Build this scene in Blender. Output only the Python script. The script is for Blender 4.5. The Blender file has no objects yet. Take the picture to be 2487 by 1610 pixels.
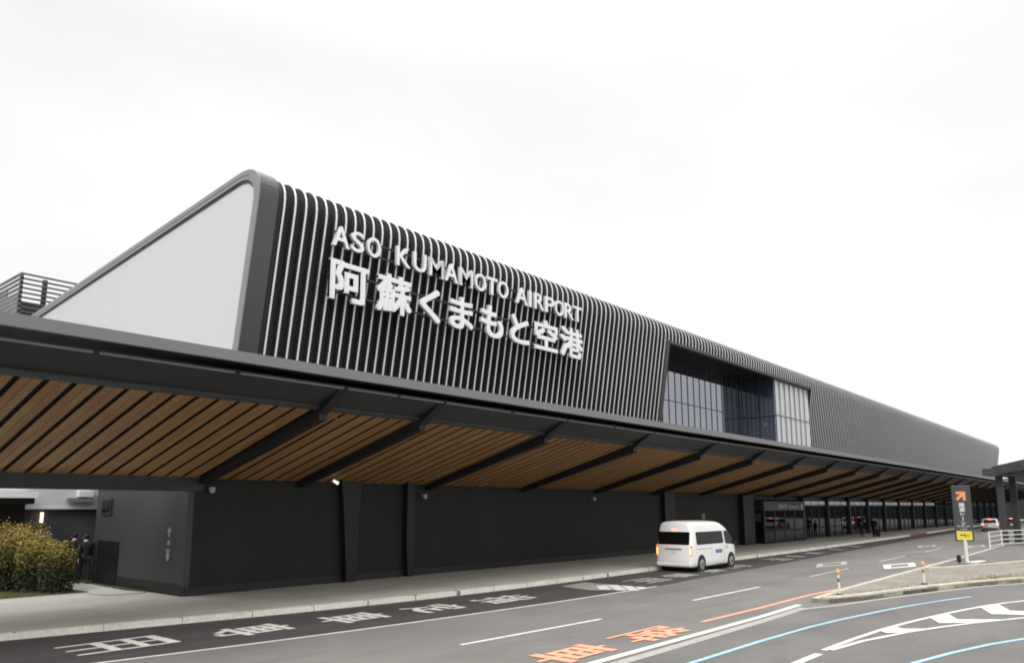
import bpy, bmesh, math, random
from mathutils import Vector, Matrix
random.seed(7)
R = math.radians
scene = bpy.context.scene
col = scene.collection

# ---------------------------------------------------------------- camera
cam_d = bpy.data.cameras.new('camera')
cam_d.sensor_width = 36.0
cam_d.lens = 1850.0 / 2487.0 * 36.0
cam_d.shift_y = 127.0 / 2487.0
cam_d.clip_start = 0.1
cam_d.clip_end = 3000
cam = bpy.data.objects.new('camera', cam_d)
col.objects.link(cam)
PITCH, AZ = R(9.12), R(40.166)
hd = Vector((math.cos(AZ), math.sin(AZ), 0)); rt = Vector((math.sin(AZ), -math.cos(AZ), 0))
fw = hd * math.cos(PITCH) + Vector((0, 0, 1)) * math.sin(PITCH)
cu = -hd * math.sin(PITCH) + Vector((0, 0, 1)) * math.cos(PITCH)
m = Matrix((rt, cu, -fw)).transposed().to_4x4()
m.translation = Vector((0, 0, 2.97))
cam.matrix_world = m
scene.camera = cam

# ---------------------------------------------------------------- sky, sun, exposure
world = bpy.data.worlds.new("World")
scene.world = world
world.use_nodes = True
nt = world.node_tree
nt.nodes.clear()
N = nt.nodes.new; L = nt.links.new
SUN_EL, SUN_AZ = R(40), R(206)      # azimuth of the sun in the XY plane, from +X
sky = N('ShaderNodeTexSky'); sky.sky_type = 'NISHITA'; sky.sun_disc = False
sky.sun_elevation = SUN_EL
sky.sun_rotation = math.pi / 2 - SUN_AZ
bw = N('ShaderNodeRGBToBW'); L(sky.outputs[0], bw.inputs[0])
tc = N('ShaderNodeTexCoord')
mp = N('ShaderNodeMapping'); mp.inputs['Scale'].default_value = (1.0, 1.0, 2.6); mp.inputs['Location'].default_value = (0.3, 1.1, 0.2)
L(tc.outputs['Generated'], mp.inputs[0])
nz = N('ShaderNodeTexNoise'); nz.inputs['Scale'].default_value = 1.7; nz.inputs['Detail'].default_value = 4.0; nz.inputs['Roughness'].default_value = 0.5
L(mp.outputs[0], nz.inputs['Vector'])
rmp = N('ShaderNodeMapRange'); rmp.inputs[1].default_value = 0.3; rmp.inputs[2].default_value = 0.7
rmp.inputs[3].default_value = .91; rmp.inputs[4].default_value = 1.06
L(nz.outputs[0], rmp.inputs[0])
# an overcast sky is brighter overhead than at the horizon
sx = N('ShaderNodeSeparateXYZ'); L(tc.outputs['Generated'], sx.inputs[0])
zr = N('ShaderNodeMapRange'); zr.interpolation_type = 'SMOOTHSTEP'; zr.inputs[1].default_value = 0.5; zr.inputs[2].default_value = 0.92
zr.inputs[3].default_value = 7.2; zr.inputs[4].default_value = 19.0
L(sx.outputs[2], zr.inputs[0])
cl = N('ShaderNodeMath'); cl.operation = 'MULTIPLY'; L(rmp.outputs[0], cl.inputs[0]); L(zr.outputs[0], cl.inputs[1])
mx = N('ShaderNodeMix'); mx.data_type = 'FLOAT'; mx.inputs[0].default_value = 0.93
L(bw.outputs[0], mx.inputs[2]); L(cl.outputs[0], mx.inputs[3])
cmb = N('ShaderNodeCombineColor')
for i, k in enumerate((1.0, 0.998, 1.0)):
    mu = N('ShaderNodeMath'); mu.operation = 'MULTIPLY'; mu.inputs[1].default_value = k
    L(mx.outputs[0], mu.inputs[0]); L(mu.outputs[0], cmb.inputs[i])
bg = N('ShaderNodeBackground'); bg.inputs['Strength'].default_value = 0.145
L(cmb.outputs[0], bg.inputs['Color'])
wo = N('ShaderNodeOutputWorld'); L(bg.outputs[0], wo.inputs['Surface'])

sd = bpy.data.lights.new('sun', 'SUN'); sd.energy = 1.3; sd.angle = R(20); sd.color = (1.0, 0.97, 0.93)
sun = bpy.data.objects.new('sun', sd); col.objects.link(sun)
sdir = Vector((math.cos(SUN_AZ) * math.cos(SUN_EL), math.sin(SUN_AZ) * math.cos(SUN_EL), math.sin(SUN_EL)))
sun.rotation_euler = sdir.to_track_quat('Z', 'Y').to_euler()
sun.location = (0, 0, 60)

scene.view_settings.view_transform = 'Standard'
scene.view_settings.look = 'None'
scene.view_settings.exposure = 0.0
scene.view_settings.gamma = 1.0
scene.cycles.filter_width = 1.9      # the photograph is soft at the pixel level

# ---------------------------------------------------------------- helpers
def mat(name, c, rough=0.6, metal=0.0, ior=1.45, var=0.0, scale=3.0, var2=0.0, scale2=0.4, bump=0.0, bscale=60.0,
        emit=None, estr=0.0, stretch=None):
    m = bpy.data.materials.new(name); m.use_nodes = True
    t = m.node_tree; b = t.nodes['Principled BSDF']
    b.inputs['Base Color'].default_value = (*c, 1); b.inputs['Roughness'].default_value = rough
    b.inputs['Metallic'].default_value = metal; b.inputs['IOR'].default_value = ior
    tcn = t.nodes.new('ShaderNodeTexCoord'); vec = tcn.outputs['Object']
    if stretch:
        mpn = t.nodes.new('ShaderNodeMapping'); mpn.inputs['Scale'].default_value = stretch
        t.links.new(vec, mpn.inputs[0]); vec = mpn.outputs[0]
    last = None
    for v, s in ((var, scale), (var2, scale2)):
        if v > 0:
            n = t.nodes.new('ShaderNodeTexNoise'); n.inputs['Scale'].default_value = s
            n.inputs['Detail'].default_value = 5; t.links.new(vec, n.inputs['Vector'])
            r = t.nodes.new('ShaderNodeMapRange'); r.inputs[1].default_value = .3; r.inputs[2].default_value = .7
            r.inputs[3].default_value = 1 - v; r.inputs[4].default_value = 1 + v
            t.links.new(n.outputs[0], r.inputs[0])
            if last is None: last = r.outputs[0]
            else:
                mm = t.nodes.new('ShaderNodeMath'); mm.operation = 'MULTIPLY'
                t.links.new(last, mm.inputs[0]); t.links.new(r.outputs[0], mm.inputs[1]); last = mm.outputs[0]
    if last is not None:
        vm = t.nodes.new('ShaderNodeVectorMath'); vm.operation = 'SCALE'; vm.inputs[0].default_value = c
        t.links.new(last, vm.inputs['Scale']); t.links.new(vm.outputs[0], b.inputs['Base Color'])
    if bump > 0:
        n = t.nodes.new('ShaderNodeTexNoise'); n.inputs['Scale'].default_value = bscale; n.inputs['Detail'].default_value = 3
        t.links.new(vec, n.inputs['Vector'])
        bp = t.nodes.new('ShaderNodeBump'); bp.inputs['Strength'].default_value = bump; bp.inputs['Distance'].default_value = .02
        t.links.new(n.outputs[0], bp.inputs['Height']); t.links.new(bp.outputs[0], b.inputs['Normal'])
    if emit:
        b.inputs['Emission Color'].default_value = (*emit, 1); b.inputs['Emission Strength'].default_value = estr
    return m

def wear(m, under, lo=.60, hi=.72, scale=9.0, stretch=(1, 1, 1), rev=False):
    """mix the colour with another one where a noise pattern passes a threshold (worn paint, stains, tyre tracks)"""
    t = m.node_tree; b = t.nodes['Principled BSDF']; inp = b.inputs['Base Color']
    tcn = t.nodes.new('ShaderNodeTexCoord'); mpn = t.nodes.new('ShaderNodeMapping'); mpn.inputs['Scale'].default_value = stretch
    t.links.new(tcn.outputs['Object'], mpn.inputs[0])
    n = t.nodes.new('ShaderNodeTexNoise'); n.inputs['Scale'].default_value = scale; n.inputs['Detail'].default_value = 6; n.inputs['Roughness'].default_value = .65
    t.links.new(mpn.outputs[0], n.inputs['Vector'])
    r = t.nodes.new('ShaderNodeMapRange'); r.inputs[1].default_value = lo; r.inputs[2].default_value = hi; t.links.new(n.outputs[0], r.inputs[0])
    mx_ = t.nodes.new('ShaderNodeMix'); mx_.data_type = 'RGBA'; t.links.new(r.outputs[0], mx_.inputs[0])
    if inp.links: t.links.new(inp.links[0].from_socket, mx_.inputs[6])
    else: mx_.inputs[6].default_value = inp.default_value
    mx_.inputs[7].default_value = (*under, 1)
    t.links.new(mx_.outputs[2], inp)

class MB:
    def __init__(s): s.v = []; s.f = []; s.mi = []; s.cur = 0
    def face(s, pts):
        b = len(s.v); s.v += [tuple(p) for p in pts]; s.f.append(tuple(range(b, b + len(pts)))); s.mi.append(s.cur)
    def box(s, x0, x1, y0, y1, z0, z1):
        b = len(s.v)
        s.v += [(x, y, z) for z in (z0, z1) for y in (y0, y1) for x in (x0, x1)]
        for f in ((0, 2, 3, 1), (4, 5, 7, 6), (0, 1, 5, 4), (2, 6, 7, 3), (0, 4, 6, 2), (1, 3, 7, 5)):
            s.f.append(tuple(b + i for i in f)); s.mi.append(s.cur)
    def prism(s, poly, axis, a, b_):
        """poly in the plane normal to axis ('x': (y,z), 'y': (x,z), 'z': (x,y)), extruded from a to b_"""
        n = len(poly); o = len(s.v)
        for q in (a, b_):
            for (u, w) in poly:
                s.v.append({'x': (q, u, w), 'y': (u, q, w), 'z': (u, w, q)}[axis])
        s.f.append(tuple(o + i for i in range(n))); s.f.append(tuple(o + n + i for i in reversed(range(n)))); s.mi += [s.cur] * 2
        for i in range(n):
            j = (i + 1) % n
            s.f.append((o + i, o + n + i, o + n + j, o + j)); s.mi.append(s.cur)
    def bar(s, p, q, w, h, up=(0, 0, 1)):
        p = Vector(p); q = Vector(q); d = (q - p).normalized()
        sd = d.cross(Vector(up)).normalized(); u = sd.cross(d)
        o = len(s.v)
        for c in (p, q):
            for a, b_ in ((-1, -1), (1, -1), (1, 1), (-1, 1)):
                s.v.append(tuple(c + sd * (a * w / 2) + u * (b_ * h / 2)))
        for f in ((0, 1, 2, 3), (7, 6, 5, 4), (0, 4, 5, 1), (1, 5, 6, 2), (2, 6, 7, 3), (3, 7, 4, 0)):
            s.f.append(tuple(o + i for i in f)); s.mi.append(s.cur)
    def tube(s, pts, rad, n=10, cap=True):
        pts = [Vector(p) for p in pts]
        if not hasattr(rad, '__len__'): rad = [rad] * len(pts)
        o = len(s.v); ref = None
        for i, p in enumerate(pts):
            d = (pts[min(i + 1, len(pts) - 1)] - pts[max(i - 1, 0)]).normalized()
            r0 = Vector((0, 0, 1)) if abs(d.z) < .9 else Vector((1, 0, 0))
            a = d.cross(r0).normalized(); b_ = d.cross(a)
            for k in range(n):
                t = 2 * math.pi * k / n
                s.v.append(tuple(p + a * (math.cos(t) * rad[i]) + b_ * (math.sin(t) * rad[i])))
        for i in range(len(pts) - 1):
            for k in range(n):
                k2 = (k + 1) % n
                s.f.append((o + i * n + k, o + i * n + k2, o + (i + 1) * n + k2, o + (i + 1) * n + k)); s.mi.append(s.cur)
        if cap:
            s.f.append(tuple(o + k for k in reversed(range(n)))); s.f.append(tuple(o + (len(pts) - 1) * n + k for k in range(n))); s.mi += [s.cur] * 2
    def sphere(s, c, r, nu=14, nv=9, sz=1.0):
        o = len(s.v)
        for i in range(nv + 1):
            ph = math.pi * i / nv
            for k in range(nu):
                t = 2 * math.pi * k / nu
                s.v.append((c[0] + r * math.sin(ph) * math.cos(t), c[1] + r * math.sin(ph) * math.sin(t), c[2] + r * sz * math.cos(ph)))
        for i in range(nv):
            for k in range(nu):
                k2 = (k + 1) % nu
                s.f.append((o + i * nu + k, o + (i + 1) * nu + k, o + (i + 1) * nu + k2, o + i * nu + k2)); s.mi.append(s.cur)
    def build(s, name, mats, parent=None, smooth=False, bevel=0.0, loc=None):
        me = bpy.data.meshes.new(name); me.from_pydata(s.v, [], s.f)
        if not isinstance(mats, (list, tuple)): mats = [mats]
        for x in mats: me.materials.append(x)
        if len(mats) > 1: me.polygons.foreach_set('material_index', s.mi)
        bm = bmesh.new(); bm.from_mesh(me); bmesh.ops.remove_doubles(bm, verts=bm.verts, dist=1e-5)
        if not getattr(s, 'flat', False): bmesh.ops.recalc_face_normals(bm, faces=bm.faces)
        bm.to_mesh(me); bm.free()
        me.validate()
        if smooth: me.polygons.foreach_set('use_smooth', [True] * len(me.polygons))
        return link(name, me, parent, bevel, smooth)

def link(name, me, parent=None, bevel=0.0, smooth=False):
    o = bpy.data.objects.new(name, me); col.objects.link(o)
    if parent is not None: o.parent = parent
    if bevel > 0:
        b = o.modifiers.new('bevel', 'BEVEL'); b.width = bevel; b.segments = 2; b.limit_method = 'ANGLE'; b.angle_limit = R(40)
    return o

def tag(o, label=None, cat=None, group=None, kind=None):
    if label: o['label'] = label
    if cat: o['category'] = cat
    if group: o['group'] = group
    if kind: o['kind'] = kind
    return o

def empty(name, loc=(0, 0, 0), rz=0.0, **k):
    o = bpy.data.objects.new(name, None); col.objects.link(o); o.location = loc; o.rotation_euler = (0, 0, rz)
    o.empty_display_size = .3
    return tag(o, **k)

def flat(name, polys, z, m, parent=None, **k):
    """flat sheet made of one or more ground polygons"""
    b = MB(); b.flat = True
    for p in polys:
        a = sum(p[i][0] * p[(i + 1) % len(p)][1] - p[(i + 1) % len(p)][0] * p[i][1] for i in range(len(p)))
        if a < 0: p = p[::-1]
        b.face([(x, y, z) for x, y in p])
    o = b.build(name, m, parent)
    bm = bmesh.new(); bm.from_mesh(o.data); bmesh.ops.triangulate(bm, faces=bm.faces); bm.to_mesh(o.data); bm.free()
    return tag(o, **k)

def interp(tab, x):
    if x <= tab[0][0]: return tab[0][1]
    for (a, b), (c, d) in zip(tab, tab[1:]):
        if x <= c: return b + (d - b) * (x - a) / (c - a)
    return tab[-1][1]

_g = {}
def glyph(ch, extrude=0.0, offset=0.0):
    """glyph outline of Blender's own built-in font as a unit mesh: verts in 0..1 x 0..1, z +-extrude"""
    key = (ch, extrude, offset)
    if key in _g: return _g[key]
    cu_ = bpy.data.curves.new('t', 'FONT'); cu_.body = ch; cu_.size = 1.0; cu_.extrude = extrude; cu_.offset = offset
    cu_.resolution_u = 4
    ob = bpy.data.objects.new('t', cu_); col.objects.link(ob)
    dg = bpy.context.evaluated_depsgraph_get(); dg.update()
    me = bpy.data.meshes.new_from_object(ob.evaluated_get(dg))
    bpy.data.objects.remove(ob); bpy.data.curves.remove(cu_)
    vs = [v.co.copy() for v in me.vertices]; fs = [tuple(p.vertices) for p in me.polygons]
    bpy.data.meshes.remove(me)
    x0 = min(v.x for v in vs); x1 = max(v.x for v in vs); y0 = min(v.y for v in vs); y1 = max(v.y for v in vs)
    dx = max(x1 - x0, 1e-6); dy = max(y1 - y0, 1e-6)
    _g[key] = ([((v.x - x0) / dx, (v.y - y0) / dy, v.z) for v in vs], fs, dx, dy)
    return _g[key]

def put_glyph(b, ch, O, U, V, W=(0, 0, 0), extrude=0.0, offset=0.0):
    """add a glyph: origin O (lower left), U = full width vector, V = full height vector, W = thickness vector for z=1"""
    vs, fs, _, _ = glyph(ch, extrude, offset)
    O = Vector(O); U = Vector(U); V = Vector(V); W = Vector(W); o = len(b.v)
    for (x, y, z) in vs: b.v.append(tuple(O + U * x + V * y + W * z))
    for f in fs: b.f.append(tuple(o + i for i in f)); b.mi.append(b.cur)

def put_bold(b, ch, O, U, V, W, d, extrude=0.0, dz=.0015):
    """heavy lettering: the glyph and its copies shifted by the stroke weight d (fraction of the cell)"""
    U = Vector(U); V = Vector(V); W = Vector(W); k = 0
    for du in (-d, 0, d):
        for dv in (-d, 0, d):
            put_glyph(b, ch, Vector(O) + U * (d + du) + V * (d + dv) + W.normalized() * (dz * k), U * (1 - 2 * d), V * (1 - 2 * d), W, extrude=extrude)
            k += 1

def text_line(b, s, O, U, V, offset=0.0, gap=0.12):
    """a line of text on a surface, fitted between O and O+U with height V"""
    gs = [(c, glyph(c, 0, offset)[2] if c != ' ' else .3) for c in s]
    tot = sum(w for _, w in gs) + gap * (len(gs) - 1); U = Vector(U); V = Vector(V); x = 0
    H = glyph('H', 0, offset)[3]
    for c, w in gs:
        if c != ' ':
            h = min(glyph(c, 0, offset)[3] / H, 1.25)
            if ord(c) > 255: h = 1.0
            put_glyph(b, c, Vector(O) + U * (x / tot), U * (w / tot), V * h, offset=offset)
        x += w + gap

# ---------------------------------------------------------------- materials
M = {}
M['road'] = mat('asphalt', (.19, .178, .165), .9, var=.14, scale=90, var2=.12, scale2=.35, bump=.35, bscale=220)
M['road_b'] = mat('asphalt_ramp', (.165, .158, .152), .9, var=.14, scale=90, var2=.12, scale2=.4, bump=.35, bscale=220)
M['lane'] = mat('fresh_asphalt', (.062, .058, .058), .85, var=.2, scale=80, var2=.15, scale2=.5, bump=.4, bscale=200)
M['walk'] = mat('concrete_paving', (.54, .53, .475), .85, var=.06, scale=30, var2=.07, scale2=.6, bump=.15, bscale=120)
M['path'] = mat('path_concrete', (.50, .49, .44), .85, var=.08, scale=20)
M['kerb'] = mat('kerb_concrete', (.80, .77, .69), .8, var=.10, scale=14, var2=.09, scale2=1.1, bump=.2, bscale=80)
M['kerb2'] = mat('weathered_kerb', (.50, .47, .38), .85, var=.16, scale=7, var2=.12, scale2=1.5, bump=.3, bscale=60)
M['joint'] = mat('kerb_joint', (.26, .21, .17), .9, var=.2, scale=9)
M['soil'] = mat('island_surface', (.27, .24, .205), .95, var=.2, scale=5, var2=.15, scale2=.8, bump=.5, bscale=50)
M['lawn'] = mat('lawn', (.075, .085, .03), .95, var=.3, scale=14, bump=.6, bscale=60)
M['grassblade'] = mat('grass_blade', (.12, .14, .045), .8, var=.3, scale=6)
M['dark'] = mat('dark_cladding', (.014, .014, .0145), .7, var=.12, scale=.8, var2=.06, scale2=12)
M['side'] = mat('side_wall_coating', (.056, .056, .055), .5, var=.10, scale=.6)
M['pier'] = mat('pier_cladding', (.010, .010, .011), .5, var=.1, scale=2)
M['black'] = mat('black_steel', (.014, .014, .016), .5)
M['eave'] = mat('eave_panel', (.036, .037, .038), .5, var=.07, scale=1.2)
M['fascia'] = mat('grey_fascia', (.19, .19, .197), .5, metal=.0, var=.03, scale=1.0)
M['tube'] = mat('drip_rail', (.26, .26, .265), .35, metal=.4, var=.1, scale=3)
M['trim'] = mat('grey_metal_trim', (.25, .25, .26), .35, metal=.3, var=.03, scale=.8)
M['trim_side'] = mat('shaded_frame_metal', (.105, .105, .113), .28, metal=.75, var=.03, scale=.8)  # shade of the frame's front put into a darker copy of its metal
M['white_wall'] = mat('white_membrane', (.615, .62, .63), .6, var=.008, scale=.5, stretch=(1, 3, .4))
M['fin_dark'] = mat('fin_blade', (.042, .043, .047), .6)
M['fin_tip'] = mat('fin_edge', (.86, .86, .87), .35, metal=.2)
M['skin_dark'] = mat('corrugated_panel', (.045, .047, .052), .55)
M['roof'] = mat('roof_sheet', (.36, .36, .37), .4, metal=.4)
M['letter'] = mat('letter_white', (.90, .90, .90), .35)
M['letter_side'] = mat('letter_return', (.60, .60, .61), .45)
M['rail'] = mat('sign_rail', (.03, .03, .033), .5)
M['white'] = mat('road_paint_white', (.72, .70, .65), .7, var=.09, scale=25, var2=.07, scale2=2)
M['whitefar'] = mat('road_paint_worn', (.52, .51, .48), .75, var=.25, scale=9)
M['orange'] = mat('road_paint_orange', (.90, .40, .25), .7, var=.10, scale=18)
M['blue'] = mat('road_paint_blue', (.36, .56, .69), .7, var=.12, scale=12, var2=.1, scale2=1.3)
M['gutter'] = mat('gutter_concrete', (.40, .385, .35), .85, var=.14, scale=8)
M['hatch'] = mat('faded_hatch', (.30, .29, .265), .85, var=.15, scale=8)
M['louvre'] = mat('louvre_steel', (.10, .10, .12), .5)
M['louvre_grey'] = mat('louvre_side', (.20, .21, .205), .6, var=.1, scale=2)
M['pale'] = mat('pale_render', (.62, .64, .66), .6, var=.04, scale=1)
M['bluewall'] = mat('slate_wall', (.07, .072, .08), .7, var=.1, scale=1)
M['carwhite'] = mat('van_paint', (.88, .87, .85), .22, ior=1.5)
M['carsilver'] = mat('silver_paint', (.45, .46, .47), .25, metal=.3)
M['cardark'] = mat('dark_car_paint', (.05, .05, .055), .25)
M['carglass'] = mat('tinted_glass', (.008, .008, .008), .12, ior=1.22)
M['rubber'] = mat('rubber', (.02, .02, .02), .8)
M['rim'] = mat('wheel_rim', (.38, .38, .39), .35, metal=.5)
M['tail'] = mat('lit_tail_lamp', (.8, .06, .03), .3, emit=(1, .12, .05), estr=1.6)
M['tailcore'] = mat('lit_bulb', (1, .6, .2), .3, emit=(1, .55, .15), estr=3.2)
M['brake'] = mat('lit_brake_lamp', (.8, .05, .03), .3, emit=(1, .13, .08), estr=6.0)
M['chrome'] = mat('garnish', (.12, .12, .11), .3, metal=.5)
M['plate'] = mat('number_plate', (.75, .75, .73), .5)
M['decal'] = mat('side_decal', (.16, .19, .42), .5, var=.2, scale=20)
M['signpanel'] = mat('sign_panel', (.055, .056, .06), .5, var=.06, scale=3)
M['signorange'] = mat('sign_orange', (.80, .32, .14), .5)
M['signwhite'] = mat('sign_white', (.62, .63, .64), .5)
M['icon'] = mat('icon_grey_white', (.27, .27, .27), .5)
M['signyellow'] = mat('sign_yellow', (.72, .60, .08), .5, var=.06, scale=9)
M['signmark'] = mat('sign_mark', (.16, .12, .03), .6)
M['postwhite'] = mat('post_white', (.72, .71, .67), .45, var=.06, scale=12)
M['band'] = mat('reflective_band', (.22, .21, .05), .5)
M['delorange'] = mat('orange_cap', (.78, .32, .05), .45)
M['skin'] = mat('skin', (.45, .30, .22), .5)
M['cloth'] = mat('black_cloth', (.012, .012, .014), .85, var=.2, scale=15)
M['hair'] = mat('hair', (.012, .010, .009), .6)
M['collar'] = mat('white_collar', (.75, .75, .75), .7)
M['lamp'] = mat('lit_wall_lamp', (1, .8, .6), .4, emit=(1, .62, .35), estr=2.6)
M['lampwhite'] = mat('white_glow', (.8, .8, .8), .4, emit=(.9, .95, .9), estr=.9)  # glow of the spotlight head and of the panels added in the lobby
M['transom'] = mat('glowing_transom', (.30, .31, .30), .5, emit=(.82, .86, .82), estr=.16, var=.3, scale=.6)  # panes are no lamps; their brightness is put in as emission
M['dome'] = mat('camera_dome', (.42, .42, .42), .25)
M['red'] = mat('kerb_red', (.42, .06, .05), .7, var=.15, scale=6)
M['wallgreen'] = mat('interior_wall', (.10, .095, .055), .8, var=.5, scale=.5)
M['inside'] = mat('interior_floor', (.05, .05, .05), .6)
M['plinth'] = mat('plinth', (.019, .019, .020), .5)

wear(M['road'], (.135, .127, .118), .52, .74, .8, (.12, 1.3, 1))
wear(M['road'], (.235, .222, .205), .56, .78, .5, (.25, 1.0, 1))
wear(M['road'], (.10, .095, .09), .70, .76, 1.3)
wear(M['road_b'], (.125, .12, .115), .52, .74, .8, (.3, 1.0, 1))
wear(M['road_b'], (.10, .095, .09), .69, .76, 1.1)
wear(M['lane'], (.095, .09, .085), .50, .75, .9, (.12, 1.6, 1))
for k_, u_ in (('white', (.30, .29, .27)), ('orange', (.34, .22, .16)), ('blue', (.20, .24, .27))): wear(M[k_], u_, .57, .70, 13)
wear(M['whitefar'], (.16, .155, .15), .5, .65, 7)
wear(M['walk'], (.42, .41, .37), .5, .75, .7, (.4, 1, 1))
wear(M['kerb'], (.50, .46, .40), .58, .72, 2.5)
wear(M['kerb2'], (.28, .25, .19), .55, .72, 3.0)
wear(M['dark'], (.022, .0215, .021), .5, .8, 1.2, (1, 1, .25))
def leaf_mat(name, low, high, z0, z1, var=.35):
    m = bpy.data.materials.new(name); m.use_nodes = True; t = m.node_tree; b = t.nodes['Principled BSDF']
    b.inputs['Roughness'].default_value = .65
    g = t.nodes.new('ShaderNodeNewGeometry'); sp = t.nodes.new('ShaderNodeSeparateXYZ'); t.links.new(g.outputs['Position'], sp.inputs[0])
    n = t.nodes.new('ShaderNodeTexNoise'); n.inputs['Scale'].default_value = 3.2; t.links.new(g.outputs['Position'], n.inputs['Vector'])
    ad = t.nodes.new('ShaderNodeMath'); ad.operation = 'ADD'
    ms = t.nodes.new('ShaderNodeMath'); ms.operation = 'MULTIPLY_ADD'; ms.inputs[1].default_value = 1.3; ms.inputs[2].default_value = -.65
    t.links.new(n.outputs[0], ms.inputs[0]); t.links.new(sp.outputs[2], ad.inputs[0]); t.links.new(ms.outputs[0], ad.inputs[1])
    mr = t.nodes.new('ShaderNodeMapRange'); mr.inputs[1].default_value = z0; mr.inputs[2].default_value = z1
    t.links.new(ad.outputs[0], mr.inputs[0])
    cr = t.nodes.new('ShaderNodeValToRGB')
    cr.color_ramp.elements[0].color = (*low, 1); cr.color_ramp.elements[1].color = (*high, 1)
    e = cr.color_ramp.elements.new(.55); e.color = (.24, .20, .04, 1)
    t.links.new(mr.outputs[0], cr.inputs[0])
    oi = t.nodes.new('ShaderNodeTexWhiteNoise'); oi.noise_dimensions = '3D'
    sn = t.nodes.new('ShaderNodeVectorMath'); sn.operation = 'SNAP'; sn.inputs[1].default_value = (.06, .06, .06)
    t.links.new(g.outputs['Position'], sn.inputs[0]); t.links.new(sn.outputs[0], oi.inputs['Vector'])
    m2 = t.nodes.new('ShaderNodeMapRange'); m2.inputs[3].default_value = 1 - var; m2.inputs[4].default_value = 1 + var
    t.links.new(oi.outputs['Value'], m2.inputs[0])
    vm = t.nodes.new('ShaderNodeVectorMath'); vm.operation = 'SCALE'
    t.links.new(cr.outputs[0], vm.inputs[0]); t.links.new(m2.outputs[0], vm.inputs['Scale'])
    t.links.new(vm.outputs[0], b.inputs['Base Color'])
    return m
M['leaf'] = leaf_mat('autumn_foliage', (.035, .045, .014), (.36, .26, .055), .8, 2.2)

def wood_mat():
    m = bpy.data.materials.new('soffit_boards'); m.use_nodes = True; t = m.node_tree; b = t.nodes['Principled BSDF']
    b.inputs['Roughness'].default_value = .55
    tcn = t.nodes.new('ShaderNodeTexCoord'); sp = t.nodes.new('ShaderNodeSeparateXYZ'); t.links.new(tcn.outputs['Object'], sp.inputs[0])
    dv = t.nodes.new('ShaderNodeMath'); dv.operation = 'MULTIPLY'; dv.inputs[1].default_value = 1 / .2783; t.links.new(sp.outputs[0], dv.inputs[0])
    fl = t.nodes.new('ShaderNodeMath'); fl.operation = 'FLOOR'; t.links.new(dv.outputs[0], fl.inputs[0])
    dy = t.nodes.new('ShaderNodeMath'); dy.operation = 'MULTIPLY_ADD'; dy.inputs[1].default_value = .47; t.links.new(sp.outputs[1], dy.inputs[0]); t.links.new(fl.outputs[0], dy.inputs[2])
    fy = t.nodes.new('ShaderNodeMath'); fy.operation = 'FLOOR'; t.links.new(dy.outputs[0], fy.inputs[0])
    cb = t.nodes.new('ShaderNodeCombineXYZ'); t.links.new(fl.outputs[0], cb.inputs[0]); t.links.new(fy.outputs[0], cb.inputs[1])
    wn = t.nodes.new('ShaderNodeTexWhiteNoise'); wn.noise_dimensions = '2D'; t.links.new(cb.outputs[0], wn.inputs['Vector'])
    cr = t.nodes.new('ShaderNodeValToRGB'); cr.color_ramp.elements[0].color = (.33, .165, .068, 1); cr.color_ramp.elements[1].color = (.39, .235, .09, 1)
    e = cr.color_ramp.elements.new(.5); e.color = (.37, .185, .072, 1); t.links.new(wn.outputs['Value'], cr.inputs[0])
    mpn = t.nodes.new('ShaderNodeMapping'); mpn.inputs['Scale'].default_value = (30, 1.2, 30); t.links.new(tcn.outputs['Object'], mpn.inputs[0])
    n = t.nodes.new('ShaderNodeTexNoise'); n.inputs['Scale'].default_value = 1.5; n.inputs['Detail'].default_value = 4; t.links.new(mpn.outputs[0], n.inputs['Vector'])
    mr = t.nodes.new('ShaderNodeMapRange'); mr.inputs[1].default_value = .3; mr.inputs[2].default_value = .7; mr.inputs[3].default_value = .8; mr.inputs[4].default_value = 1.18
    t.links.new(n.outputs[0], mr.inputs[0])
    vm = t.nodes.new('ShaderNodeVectorMath'); vm.operation = 'SCALE'; t.links.new(cr.outputs[0], vm.inputs[0]); t.links.new(mr.outputs[0], vm.inputs['Scale'])
    t.links.new(vm.outputs[0], b.inputs['Base Color'])
    return m
M['wood'] = wood_mat()

def glass_mat(name, refl_ior, tint, clear, body=(.02, .022, .028)):
    m = bpy.data.materials.new(name); m.use_nodes = True; t = m.node_tree; t.nodes.clear()
    o = t.nodes.new('ShaderNodeOutputMaterial'); gl = t.nodes.new('ShaderNodeBsdfGlossy'); gl.inputs['Roughness'].default_value = .02
    gl.inputs['Color'].default_value = (.80, .83, .92, 1)
    tr = t.nodes.new('ShaderNodeBsdfTransparent'); tr.inputs['Color'].default_value = (*tint, 1)
    df = t.nodes.new('ShaderNodeBsdfDiffuse'); df.inputs['Color'].default_value = (*body, 1)
    m1 = t.nodes.new('ShaderNodeMixShader'); m1.inputs[0].default_value = clear
    t.links.new(df.outputs[0], m1.inputs[1]); t.links.new(tr.outputs[0], m1.inputs[2])
    fr = t.nodes.new('ShaderNodeFresnel'); fr.inputs['IOR'].default_value = refl_ior
    m2 = t.nodes.new('ShaderNodeMixShader'); t.links.new(fr.outputs[0], m2.inputs[0]); t.links.new(m1.outputs[0], m2.inputs[1]); t.links.new(gl.outputs[0], m2.inputs[2])
    t.links.new(m2.outputs[0], o.inputs[0])
    return m
M['glass'] = glass_mat('coated_glass', 4.3, (.3, .33, .4), .3)
M['glass_shade'] = glass_mat('recess_shade_glass', 1.9, (.35, .40, .52), .25, (.065, .078, .115))  # dark recess reflection put into the side pane's bluish body and weaker gloss
M['glass_door'] = glass_mat('storefront_glass', 1.45, (.55, .58, .56), .8)
M['frame'] = mat('window_frame', (.035, .037, .042), .4)
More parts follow.
